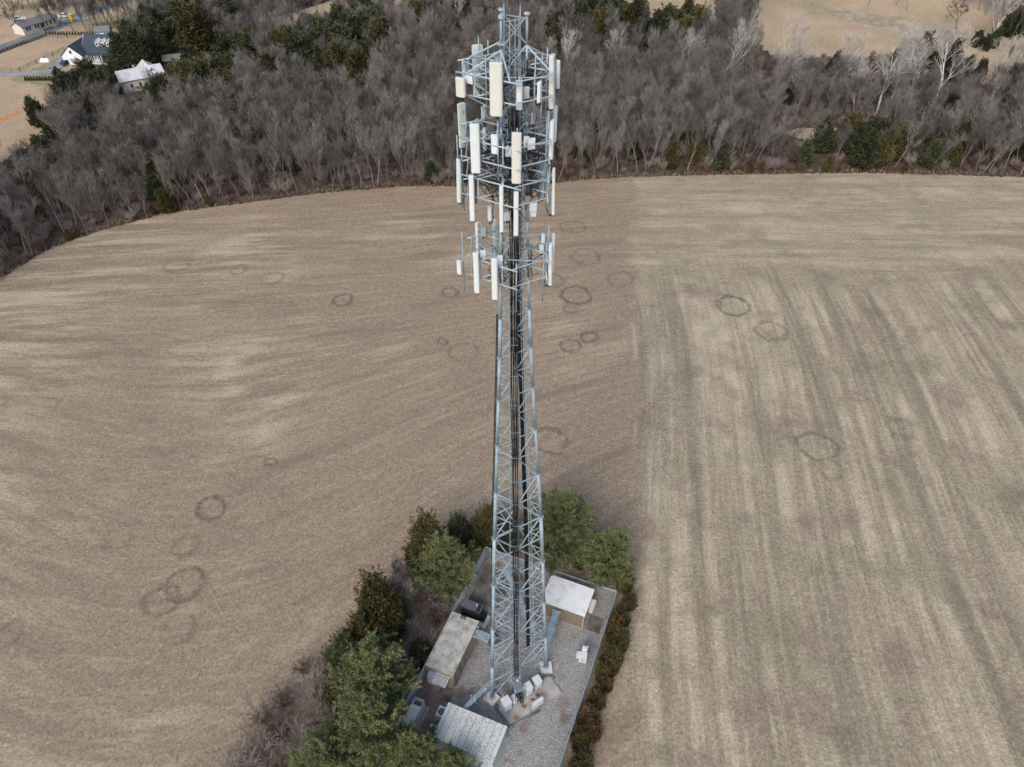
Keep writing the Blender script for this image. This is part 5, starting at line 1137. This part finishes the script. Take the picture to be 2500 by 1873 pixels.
KEEP += [([(455, 190), (500, 120), (620, 135), (700, 165), (780, 70), (940, 50), (950, 150), (880, 205), (720, 215), (600, 210), (560, 262), (470, 245)], .5), ([(1320, 60), (1470, 40), (1740, 50), (1730, 125), (1600, 135), (1500, 150), (1330, 145)], .4), ([(140, 190), (300, 200), (290, 290), (150, 310)], .4), ([(1020, 10), (1210, 10), (1200, 90), (1020, 90)], .35), ([(2040, 330), (2380, 330), (2380, 400), (2040, 400)], .3)]
def hides(x, y, h_):
    z = float(hgt(x, y))
    for f in (0.35, 0.7, 0.95):
        q = proj((x, y, z+h_*f))
        for P_, pr_ in KEEP:
            if in1(q[0], q[1], P_) and random.random() < pr_: return True
    return False
def before_ev(x, y): return any(abs(e[0]-x*e[1]/y) < 3.4 and -2.5 < e[1]-y < 15 for e in evpos)
# the wood itself
random.seed(23); cand = []
for _ in range(90000):
    x = random.uniform(-235, 235); y = random.uniform(95, 345)
    px, py = proj((x, y, float(hgt(x, y))))
    if not (-140 < px < 2640) or py > 760: continue
    if in_field(x, y-1.0) or in_field(x, y): continue
    if any((x-h[0].x)**2+(y-h[0].y)**2 < h[1]**2 for h in houses): continue
    if open_(x, y) and random.random() > 0.004: continue
    if 1880 < px < 2420 and 300 < py < 365 and random.random() < 0.9: continue
    if hides(x, y, 13 if px < 420 else 11): continue
    if before_ev(x, y) and random.random() < .82: continue
    if try_add(x, y, 2.2 if y < 190 else 2.5): cand.append((x, y))
# thin lines of trees along the far road
for (a, b_, n) in (((470, 35), (640, -40), 14), ((240, 72), (330, 40), 12), ((125, 70), (175, 62), 7), ((185, 78), (300, 65), 14), ((110, 25), (190, 5), 12), ((0, 30), (90, 20), 14), ((330, 45), (420, 15), 8), ((2350, 10), (2500, 45), 16), ((2420, 70), (2500, 110), 9), ((2440, 190), (2520, 230), 8)):
    for j in range(n):
        f = random.random(); p = gt(a[0]+(b_[0]-a[0])*f+random.gauss(0, 3), a[1]+(b_[1]-a[1])*f+random.gauss(0, 3)); cand.append((p.x, p.y))
cand.sort(key=lambda p: p[0]**2+p[1]**2+(0 if abs(p[0]) < p[1]*.75 else 1e9))
def where_old(x, y):
    px, py = proj((x, y, 0)); side_ = 'left' if px < 800 else ('middle' if px < 1500 else 'right'); return side_
ZN = ((120, 'at the extreme left'), (250, 'near the far left field corner'), (380, 'left of the lone edge cedar'), (520, 'right of the lone edge cedar'), (680, 'below the middle of the left cedars'), (830, 'in the left centre'), (980, 'some way left of the tower'), (1110, 'just left of the antennas'), (1240, 'right behind the antennas'), (1370, 'just right of the antennas'), (1540, 'some way right of the tower'), (1700, 'above the pale field corner'), (1850, 'above the pale field headland'), (2050, 'below the white sycamores'), (2250, 'below the leaning sycamore'), (9999, 'at the far right'))
looks = ['slender', 'narrow crowned', 'crooked', 'stout', 'upright', 'fan shaped', 'wide crowned', 'thin stemmed', 'leaning']
for i, (x, y) in enumerate(cand[:296]):
    s = random.uniform(.58, 1.12)*(0.9 if y < 150 else 1); px, py = proj((x, y, 0)); zn = [q for m_, q in ZN if px < m_][0]; fe = float(np.interp(x, [e[0] for e in edge], [e[1] for e in edge])); row_ = 'front row of wood' if y-fe < 4 else ('second row of wood' if y-fe < 9 else 'deeper in the wood')
    sz = 'tall' if s > .97 else ('short' if s < .75 else 'mid-height'); k = random.randrange(9)
    put(BARE[k], (x, y, float(hgt(x, y))), random.uniform(0, 6.28), (s*random.uniform(.72, 1.0),)*2+(s,), '%s %s bare tree, %s, %s' % (sz, looks[k], row_, zn), 'bare trees along the wood edge')
rest = cand[296:]
def gn_scatter(name, pts, objs, label, cat, smin, smax, seed=0, tilt=0.06):
    m = bpy.data.meshes.new(name); m.from_pydata([(x, y, float(hgt(x, y))) for x, y in pts], [], []); m.update()
    o = bpy.data.objects.new(name, m); COL.objects.link(o); props(o, label, cat, None, 'stuff')
    c = bpy.data.collections.new(name+'_sources')
    for q in objs: c.objects.link(q)
    ng = bpy.data.node_groups.new(name, 'GeometryNodeTree'); ng.interface.new_socket('Geometry', in_out='INPUT', socket_type='NodeSocketGeometry'); ng.interface.new_socket('Geometry', in_out='OUTPUT', socket_type='NodeSocketGeometry')
    N = ng.nodes; L = ng.links.new; gi = N.new('NodeGroupInput'); go = N.new('NodeGroupOutput'); ip = N.new('GeometryNodeInstanceOnPoints'); ci = N.new('GeometryNodeCollectionInfo')
    ci.inputs['Collection'].default_value = c; ci.inputs['Separate Children'].default_value = True; ci.inputs['Reset Children'].default_value = True
    rv = N.new('FunctionNodeRandomValue'); rv.data_type = 'FLOAT_VECTOR'; rv.inputs[0].default_value = (-tilt, -tilt, 0); rv.inputs[1].default_value = (tilt, tilt, 6.28); rv.inputs['Seed'].default_value = seed
    rs = N.new('FunctionNodeRandomValue'); rs.data_type = 'FLOAT'; rs.inputs[2].default_value = smin; rs.inputs[3].default_value = smax; rs.inputs['Seed'].default_value = seed+1
    L(gi.outputs[0], ip.inputs['Points']); L(ci.outputs[0], ip.inputs['Instance']); ip.inputs['Pick Instance'].default_value = True
    L(rv.outputs[0], ip.inputs['Rotation']); L([q for q in rs.outputs if q.type == 'VALUE'][0], ip.inputs['Scale']); L(ip.outputs[0], go.inputs[0])
    md = o.modifiers.new('scatter', 'NODES'); md.node_group = ng; return o
def joined(P, i):
    r, t, c = P; import bmesh
    bm = bmesh.new(); bm.from_mesh(t.data); n0 = len(bm.faces); bm.from_mesh(c.data); bm.faces.ensure_lookup_table()
    for f in bm.faces[n0:]: f.material_index = 1
    m = bpy.data.meshes.new('woodland_tree'); bm.to_mesh(m); bm.free(); m.materials.append(t.data.materials[0]); m.materials.append(c.data.materials[0])
    return bpy.data.objects.new('woodland_tree', m)
gn_scatter('far_woodland', rest, [joined(P, i) for i, P in enumerate(BARE)], 'mass of bare grey winter trees filling the wood behind the nearest rows', 'woodland', .6, 1.12, 3)
und = []
for _ in range(14000):
    x = random.uniform(-235, 235); y = random.uniform(95, 330); px, py = proj((x, y, float(hgt(x, y))))
    if not (-100 < px < 2600) or py > 760 or in_field(x, y-0.6) or open_(x, y): continue
    if any((x-h[0].x)**2+(y-h[0].y)**2 < (h[1]*.8)**2 for h in houses): continue
    und.append((x, y))
gn_scatter('woodland_undergrowth', und, [joined(P, i) for i, P in enumerate(SHG+SHR)], 'low tangle of bare undergrowth on the woodland floor', 'undergrowth', .45, 1.1, 9)
# brush line on the field edge: dry tufts
tuf = []
for i in range(len(edge)-1):
    a, b = Vector(edge[i]), Vector(edge[i+1]); L_ = (b-a).length
    if L_ > 200: continue
    for j in range(int(L_*4)):
        p = a.lerp(b, random.random()); tuf.append((p.x+random.gauss(0, .6), p.y+abs(random.gauss(.3, .9))))
mb = MB()
for x, y in tuf:
    h_ = random.uniform(.3, 1.0)
    for k in range(6):
        a = random.uniform(0, 6.28); l = random.uniform(.1, .45); mb.add([(x+cos(a+1.5)*.05, y+sin(a+1.5)*.05, 0), (x-cos(a+1.5)*.05, y-sin(a+1.5)*.05, 0), (x+cos(a)*l, y+sin(a)*l, h_)], [(0, 1, 2)])
o = top(mb, 'dry_grass_edge', 'hayedge', 'fringe of tall dry tawny grass between the field and the wood', 'grass', (0, 150, 0)); o['kind'] = 'stuff'
random.seed(31)
for i in range(34):
    px = random.choice((random.uniform(1850, 2350), random.uniform(0, 560), random.uniform(600, 1800))); e = np.interp(px, [p[0] for p in FE_PX], [p[1] for p in FE_PX]); b = gt(px, e-5); s = random.uniform(.5, .95)
    put(random.choice(HED[:1]+SHR), b, random.uniform(0, 6), s, 'low russet brown bush on the field edge before the wood', 'russet bushes on the field edge', 'shrub')
# ------------------------------------------------------------ houses, sheds, road side
def loc(c, a, x, y): dx, dy = rot2(x, y, a); return (c.x+dx, c.y+dy)
def bx(mb, c, a, x, y, z, sx, sy, sz): p = loc(c, a, x, y); mb.box((p[0], p[1], c.z+z), (sx, sy, sz), a)
def gable(mb, c, a, x, y, sx, sy, z0, h, over=0.3, th=0.16):      # ridge along local x
    for s in (-1, 1):
        v = []
        for X in (x-sx/2-over, x+sx/2+over):
            for (Y, Z) in ((y+s*(sy/2+over), z0-over*h/(sy/2)), (y, z0+h)): 
                q = loc(c, a, X, Y); v += [(q[0], q[1], c.z+Z), (q[0], q[1], c.z+Z+th)]
        b = len(mb.v); mb.v += [tuple(t) for t in v]
        # order: X0 eave lo/hi, X0 ridge lo/hi, X1 eave lo/hi, X1 ridge lo/hi
        for f in ((1, 3, 7, 5), (0, 4, 6, 2), (0, 1, 5, 4), (0, 2, 3, 1), (4, 5, 7, 6), (2, 6, 7, 3)): mb.f.append(tuple(b+i for i in f))
def gwall(mb, c, a, x, y, sx, sy, z0, h, side_):                 # triangle gable wall
    v = []
    for X in (x+side_*sx/2, x+side_*(sx/2-0.12)):
        for Y, Z in ((y-sy/2, z0), (y+sy/2, z0), (y, z0+h)): q = loc(c, a, X, Y); v.append((q[0], q[1], c.z+Z))
    mb.add(v, [(0, 1, 2), (5, 4, 3), (0, 3, 4, 1), (1, 4, 5, 2), (2, 5, 3, 0)])
def win(t, c, a, x, y, z, w_, h_, ax, fm='doorwhite'):           # ax 'x': in a wall facing local x, 'y': facing local y
    mb = MB(); s = (0.1, w_+.2, h_+.2) if ax == 'x' else (w_+.2, 0.1, h_+.2); bx(mb, c, a, x, y, z, *s); f = mb.build('window', fm, t)
    mb = MB(); s = (0.14, w_, h_) if ax == 'x' else (w_, 0.14, h_); bx(mb, c, a, x, y, z, *s); mb.build('pane', 'glassdark', f); return f
# farmhouse
c = gt(256, 146); a = RAD(-2); t = thing('farmhouse', 'white farmhouse with a dark roof, three dormers and an attached garage at the upper left', 'house', tuple(c))
mb = MB(); bx(mb, c, a, 1.5, 2, 1.5, 12.5, 9.5, 3.0); mb.build('wall', 'siding', t)
mb = MB(); [gwall(mb, c, a, 1.5, 2, 12.5, 9.5, 3.0, 4.0, s) for s in (-1, 1)]; mb.build('gable_wall', 'siding', t)
mb = MB(); gable(mb, c, a, 1.5, 2, 12.5, 9.5, 3.0, 4.0); rf = mb.build('roof', 'shingle_dark', t)
mb = MB()
for s in (-1, 1):
    for Y0, Y1 in ((-2.95, 2), (6.95, 2)):
        p = loc(c, a, 1.5+s*6.6, Y0); q = loc(c, a, 1.5+s*6.6, Y1); mb.tube((p[0], p[1], c.z+2.75), (q[0], q[1], c.z+7.05), .12, 4)
mb.build('barge_board', 'doorwhite', t)
for i in range(3):
    x = 0.2+i*1.75; mb = MB(); bx(mb, c, a, x, -0.9, 5.15, 1.0, 1.6, 1.3); d = mb.build('dormer', 'doorwhite', t)
    mb = MB(); aa = a+pi/2; cc = Vector(loc(c, a, x, -0.5)+(c.z,)); gable(mb, cc, aa, 0, 0, 2.4, 1.1, 5.8, .6, .15, .08); mb.build('dormer_roof', 'doorwhite', d)
    mb = MB(); bx(mb, c, a, x, -1.72, 5.15, .5, .08, .8); mb.build('pane', 'glassdark', d)
# garage wing, gable facing the viewer side
ca = Vector(loc(c, a, -6.6, -1.2)+(c.z,)); ag = a+pi/2-0.0
mb = MB(); bx(mb, ca, ag, 0, 0, 1.5, 9.5, 6.4, 3.0); mb.build('garage_wall', 'siding', t)
mb = MB(); gwall(mb, ca, ag, 0, 0, 9.5, 6.4, 3.0, 2.7, -1); mb.build('gable_wall', 'siding', t)
mb = MB(); gable(mb, ca, ag, 0, 0, 9.5, 6.4, 3.0, 2.7); mb.build('garage_roof', 'shingle_dark', t)
mb = MB(); bx(mb, ca, ag, -4.78, 0, 1.25, .1, 4.2, 2.3); gd = mb.build('garage_door', 'doorwhite', t)
for k in range(4): mb = MB(); bx(mb, ca, ag, -4.84, 0, .5+k*.5, .03, 4.2, .04); mb.build('door_groove', 'galv', gd)
win(t, ca, ag, -4.78, 0, 4.0, .7, .9, 'x')
# porch
mb = MB(); bx(mb, c, a, 0.4, -3.6, 0.15, 8.0, 2.2, .3); mb.build('porch_floor', 'concrete_white', t)
mb = MB(); bx(mb, c, a, 0.4, -3.7, 2.85, 8.4, 2.4, .14); mb.build('porch_roof', 'shingle_dark', t)
for k in range(4): mb = MB(); bx(mb, c, a, -2.6+k*2.2, -4.6, 1.5, .22, .22, 2.6); mb.build('porch_column', 'doorwhite', t)
for x in (-1.6, .6, 2.9, 5.6): win(t, c, a, x, -2.78, 1.6, 1.0, 1.4, 'y')
mb = MB(); bx(mb, c, a, 1.7, -2.79, 1.15, .95, .1, 2.1); mb.build('door', 'carblue', t)
for x, z in ((-1, 1.6), (2.5, 1.6), (.8, 4.2)): win(t, c, a, 7.78, 2+x, z, .9, 1.2, 'x')
mb = MB(); p = gt(192, 150); mb.box((p.x, p.y, p.z+.08), (6, 1.2, .1), a-.3); mb.box((p.x+3.6, p.y+.6, p.z+.085), (2.6, 1.0, .1), a+.5); o = top(mb, 'footpath', 'concrete_white', 'pale concrete path before the farmhouse porch', 'path', tuple(p)); 
# blue shed behind
c = gt(258, 92); a = RAD(12); t = thing('garden_shed', 'blue sided shed with a grey roof behind the farmhouse', 'shed', tuple(c))
mb = MB(); bx(mb, c, a, 0, 0, 1.2, 4.6, 3.2, 2.4); mb.build('wall', 'bluesiding', t); mb = MB(); [gwall(mb, c, a, 0, 0, 4.6, 3.2, 2.4, 1.2, s) for s in (-1, 1)]; mb.build('gable_wall', 'bluesiding', t)
mb = MB(); gable(mb, c, a, 0, 0, 4.6, 3.2, 2.4, 1.2, .2); mb.build('roof', 'shingle_grey', t); mb = MB(); bx(mb, c, a, -.4, -1.62, 1.0, 1.4, .08, 1.9); mb.build('door', 'doorwhite', t); win(t, c, a, 1.3, -1.62, 1.5, .6, .7, 'y'); win(t, c, a, -1.8, -1.62, 1.5, .5, .7, 'y')
# white small shed
c = gt(352, 60); a = RAD(-20); t = thing('white_shed', 'small white shed beside the dark cedars at the top left', 'shed', tuple(c))
mb = MB(); bx(mb, c, a, 0, 0, 1.2, 3.4, 3, 2.4); mb.build('wall', 'siding_warm', t); mb = MB(); gable(mb, c, a, 0, 0, 3.4, 3, 2.4, .9, .25); mb.build('roof', 'oldroof', t); mb = MB(); bx(mb, c, a, 0, -1.52, 1, 1.0, .08, 1.9); mb.build('door', 'shingle_grey', t)
# old farmhouse with white metal roof
c = gt(352, 212); a = RAD(36); t = thing('old_house', 'old house with a patched whitish metal roof among the trees', 'house', tuple(c))
mb = MB(); bx(mb, c, a, 0, 0, 1.7, 12, 5.5, 3.4); bx(mb, c, a, 3.0, 3.6, 1.5, 5.5, 5.0, 3.0); mb.build('wall', 'siding_warm', t)
mb = MB(); [gwall(mb, c, a, 0, 0, 12, 5.5, 3.4, 2.0, s) for s in (-1, 1)]; mb.build('gable_wall', 'siding_warm', t)
mb = MB(); gable(mb, c, a, 0, 0, 12, 5.5, 3.4, 2.0, .35); mb.build('roof', 'oldroof', t)
cc = Vector(loc(c, a, 3.2, 3.0)+(c.z,)); mb = MB(); gable(mb, cc, a+pi/2, 0, 0, 9.0, 5.2, 3.2, 1.9, .3); mb.build('rear_roof', 'oldroof', t)
mb = MB(); bx(mb, c, a, 2.4, -3.7, 1.3, 5.0, 2.0, 2.6); mb.build('porch', 'siding_warm', t); mb = MB(); bx(mb, c, a, 2.4, -3.9, 2.75, 5.4, 2.8, .12); mb.build('porch_roof', 'shingle_grey', t)
win(t, c, a, -6.02, 0, 1.8, .7, 1.1, 'x'); win(t, c, a, -3.6, -2.77, 1.8, .7, 1.1, 'y'); win(t, c, a, 2.0, -4.72, 1.6, 2.6, .8, 'y'); win(t, c, a, -1.2, -2.77, 1.8, .7, 1.1, 'y')
mb = MB(); p = loc(c, a, -1, 0.3); mb.box((p[0], p[1], c.z+5.4), (.6, .6, 1.6), a); mb.build('chimney', 'concrete', t)
# collapsed shed sheets
c = gt(322, 178); t = thing('collapsed_shed', 'pile of tattered white roof sheets of a collapsed shed behind the old house', 'ruin', tuple(c)); random.seed(5)
for k in range(9):
    x, y = random.uniform(-4.5, 4.5), random.uniform(-2.2, 2.2); s = random.uniform(1.2, 2.6); z = c.z+random.uniform(.6, 1.8); aa = random.uniform(0, 3); dx, dy = rot2(s, 0, aa); ex, ey = rot2(0, s*.6, aa)
    mb = MB(); zz_ = [z+random.uniform(-.5, .5) for _ in range(4)]; v = [(c.x+x, c.y+y, zz_[0]), (c.x+x+dx, c.y+y+dy, zz_[1]), (c.x+x+dx+ex, c.y+y+dy+ey, zz_[2]), (c.x+x+ex, c.y+y+ey, zz_[3])]
    mb.add(v+[(p[0], p[1], p[2]-.06) for p in v], [(0, 1, 2, 3), (7, 6, 5, 4), (0, 4, 5, 1), (1, 5, 6, 2), (2, 6, 7, 3), (3, 7, 4, 0)]); mb.build('roof_sheet', 'tarp', t)
mb = MB()
for k in range(60): x, y = random.uniform(-5, 5), random.uniform(-3, 3); mb.box((c.x+x, c.y+y, c.z+.25), (random.uniform(.2, 1), random.uniform(.1, .6), random.uniform(.2, .9)), random.uniform(0, 3))
q = mb.build('rubble', 'junk', t); q['kind'] = 'stuff'
# open pole barn
c = gt(435, 163); a = RAD(22); t = thing('pole_barn', 'open sided lean-to with a grey metal roof and dark posts beyond the old house', 'shed', tuple(c))
mb = MB(); v = []
for X, Y, Z in ((-4, -1.8, 2.4), (3.6, -1.8, 2.4), (3.6, 1.8, 3.3), (-4, 1.8, 3.3)): q = loc(c, a, X, Y); v.append((q[0], q[1], c.z+Z))
mb.add(v+[(p[0], p[1], p[2]+.12) for p in v], [(3, 2, 1, 0), (4, 5, 6, 7), (0, 1, 5, 4), (1, 2, 6, 5), (2, 3, 7, 6), (3, 0, 4, 7)]); mb.build('roof', 'shingle_grey', t)
for X in (-3.6, -1.2, 1.2, 3.3):
    for Y, Z in ((-1.6, 2.4), (1.6, 3.2)): q = loc(c, a, X, Y); mb = MB(); mb.box((q[0], q[1], c.z+Z/2), (.22, .22, Z)); mb.build('post', 'bark_dark', t)
c = gt(462, 172); a = RAD(40); t = thing('barn', 'pale plank shed with a light roof beside the lean-to', 'shed', tuple(c))
mb = MB(); bx(mb, c, a, 0, 0, 1.5, 3.6, 3.2, 3.0); mb.build('wall', 'siding_warm', t); mb = MB(); [gwall(mb, c, a, 0, 0, 3.6, 3.2, 3.0, 1.1, s) for s in (-1, 1)]; mb.build('gable_wall', 'siding_warm', t); mb = MB(); gable(mb, c, a, 0, 0, 3.6, 3.2, 3.0, 1.1, .25); mb.build('roof', 'oldroof', t)
mb = MB(); bx(mb, c, a, -1.82, 0, 1.1, .08, 1.4, 2.1); mb.build('door', 'shingle_grey', t)
# mobile home by the road
c = gt(92, 72); a = RAD(66); t = thing('mobile_home', 'long low white house with a grey roof by the far road', 'house', tuple(c))
mb = MB(); bx(mb, c, a, 0, 0, 1.3, 14, 5.0, 2.6); mb.build('wall', 'siding_warm', t); mb = MB(); gable(mb, c, a, 0, 0, 14, 5, 2.6, 1.2, .35); mb.build('roof', 'shingle_grey', t)
mb = MB(); [gwall(mb, c, a, 0, 0, 14, 5, 2.6, 1.2, s) for s in (-1, 1)]; mb.build('gable_wall', 'siding_warm', t)
for x in (-7.5, -6, -2.8, -1.4, 1.6, 3.2, 5.4, 7.6): win(t, c, a, x*14/19, -2.52, 1.7, .7, 1.2, 'y')
mb = MB(); bx(mb, c, a, 1.0, -3.4, .4, 4.0, 1.6, .8); mb.build('deck', 'shingle_grey', t); mb = MB(); bx(mb, c, a, .4, -2.53, 1.2, .9, .1, 2); mb.build('door', 'glassdark', t)
# cars
def car(p, a, m_, label, grp=None):
    t = thing('parked_car', label, 'car', tuple(p), grp); L_ = 4.5; prof = [(-2.25, .35), (-2.25, .85), (-2.0, 1.0), (-1.75, 1.0), (-1.35, 1.5), (.35, 1.52), (1.0, 1.0), (2.1, .85), (2.25, .6), (2.25, .35)]
    def pr(P_, w_, mt, nm, par):
        mb = MB(); v = []
        for s in (-1, 1):
            for x, z in P_: q = loc(p, a, x, s*w_*(1-.12*(z > 1.2))); v.append((q[0], q[1], p.z+z))
        n = len(P_); mb.add(v, [tuple(range(n-1, -1, -1)), tuple(range(n, 2*n))]+[(i, (i+1) % n, n+(i+1) % n, n+i) for i in range(n)]); return mb.build(nm, mt, par)
    pr(prof, .88, m_, 'body', t); pr([(-1.62, 1.05), (-1.28, 1.42), (.3, 1.44), (.82, 1.05)], .895, 'glassdark', 'side_windows', t)
    mb = MB(); v = []
    for x, z, w_ in ((.98, 1.03, .72), (.42, 1.5, .66)):
        for s in (-1, 1): q = loc(p, a, x+.015, s*w_); v.append((q[0], q[1], p.z+z+.015))
    mb.add(v, [(0, 1, 3, 2)]); mb.build('windscreen', 'glassdark', t)
    for x in (-1.4, 1.4):
        for s in (-1, 1): q = loc(p, a, x, s*.72); q2 = loc(p, a, x, s*.91); mb = MB(); mb.tube((q[0], q[1], p.z+.33), (q2[0], q2[1], p.z+.33), .33, 14); w_ = mb.build('wheel', 'tyre', t); q3 = loc(p, a, x, s*.92); mb = MB(); mb.tube((q2[0], q2[1], p.z+.33), (q3[0], q3[1], p.z+.33), .2, 10); mb.build('rim', 'galv_pale', w_)
    for x, nm, mm in ((2.24, 'headlight', 'signwhite'), (-2.24, 'tail_light', 'shrub_red')):
        for s in (-1, 1): mb = MB(); bx(mb, p, a, x, s*.6, .72, .06, .35, .16); mb.build(nm, mm, t)
    return t
car(gt(168, 157), RAD(62), 'carblue', 'dark blue car parked on the gravel drive before the white garage')
car(gt(160, 43), RAD(20), 'carwhite', 'white pickup-like car parked at the far turnout beside the road')
car(gt(48, 50), RAD(30), 'carwhite', 'white car parked behind the long low house')
mb = MB(); c = gt(176, 52); mb.box((c.x, c.y, c.z+1.4), (1.3, .9, 1.6)); mb.box((c.x, c.y, c.z+.4), (.5, .5, .8)); top(mb, 'yellow_machine', 'yellow', 'small yellow machine standing at the far turnout', 'machine', tuple(c))
# utility poles
def pole(px, py, h_, label, tr=True):
    b = gt(px, py); t = thing('utility_pole', label, 'pole', tuple(b), 'utility poles'); mb = MB(); mb.tube(b, b+Vector((0, 0, h_)), .15, 8, .1); mb.build('shaft', 'polewood', t, True)
    if tr:
        mb = MB(); mb.tube(b+Vector((-.35, -.1, h_-2.2)), b+Vector((-.35, -.1, h_-1.2)), .28, 10); mb.build('transformer', 'signwhite', t, True)
        mb = MB(); mb.tube(b+Vector((0, 0, h_-3.2)), b+Vector((-1.0, -.3, h_-3.1)), .04, 5); mb.tube(b+Vector((-1.0, -.3, h_-3.3)), b+Vector((-1.0, -.3, h_-3.0)), .22, 8); mb.build('yard_lamp', 'signwhite', t)
        mb = MB(); mb.tube(b+Vector((0, 0, h_-.6)), b+Vector((4.5, 1.5, .1)), .015, 3); mb.tube(b+Vector((0, 0, h_-.8)), b+Vector((-30, 12, h_-1.5)), .015, 3); mb.build('wires', 'cable', t)
    return t
pole(335, 172, 6.8, 'wooden utility pole with a white transformer and yard lamp behind the old house')
pole(385, 165, 4.5, 'shorter wooden pole between the old house and the lean-to', False)
# rows of young evergreens and rail fences round the lots
random.seed(3); row = HED[1]
def rowof(a, b_, n, s, lb, gr, P=None):
    for j in range(n):
        p = gt(a[0]+(b_[0]-a[0])*j/(n-1), a[1]+(b_[1]-a[1])*j/(n-1)); put(P or CED[0], p, random.uniform(0, 6), (s*.95, s*.95, s), lb, gr, 'shrub')
rowof((116, 86), (320, 87), 30, .15, 'young evergreen in the long row behind the farmhouse', 'young evergreens behind the farmhouse')
rowof((64, 197), (150, 197), 13, .15, 'young evergreen in the short row below the drive', 'young evergreens below the drive')
rowof((2, 130), (112, 88), 20, .12, 'small evergreen along the roadside fence', 'small evergreens by the roadside fence')
def railfence(pts, label, hp=1.2, m_='woodpost', st=2.8):
    P = [gt(*p) for p in pts]; t = thing('rail_fence', label, 'fence', tuple(P[0]), 'rail fences of the lots')
    for a_, b_ in zip(P[:-1], P[1:]):
        n = max(1, int((b_-a_).length/st))
        for j in range(n+1): q = a_.lerp(b_, j/n); q.z = float(hgt(q.x, q.y)); mb = MB(); mb.box((q.x, q.y, q.z+hp/2), (.14, .14, hp)); mb.build('post', m_, t)
        for z in (.45, .8, 1.1): mb = MB(); mb.tube(a_+Vector((0, 0, z)), b_+Vector((0, 0, z)), .05, 4); mb.build('rail', m_, t)
railfence([(-20, 138), (60, 108), (118, 90)], 'wooden rail fence along the far road')
railfence([(120, 92), (165, 93), (205, 92)], 'wooden rail fence behind the farmhouse lot')
railfence([(-20, 172), (50, 174), (90, 155), (130, 138), (158, 124)], 'thin rail fence between the pale meadow and the farmhouse lawn')
mb = MB(); c = gt(110, 150); mb.add([(c.x-1.6, c.y-1, c.z), (c.x+1.6, c.y-1, c.z), (c.x+1.6, c.y+1, c.z), (c.x-1.6, c.y+1, c.z), (c.x-.9, c.y, c.z+1.0), (c.x+1.2, c.y+.3, c.z+.8)], [(0, 1, 5, 4), (1, 2, 5), (2, 3, 4, 5), (3, 0, 4)]); top(mb, 'stone_heap', 'signwhite', 'whitish heap lying on the farmhouse lawn by the fence', 'heap', tuple(c))
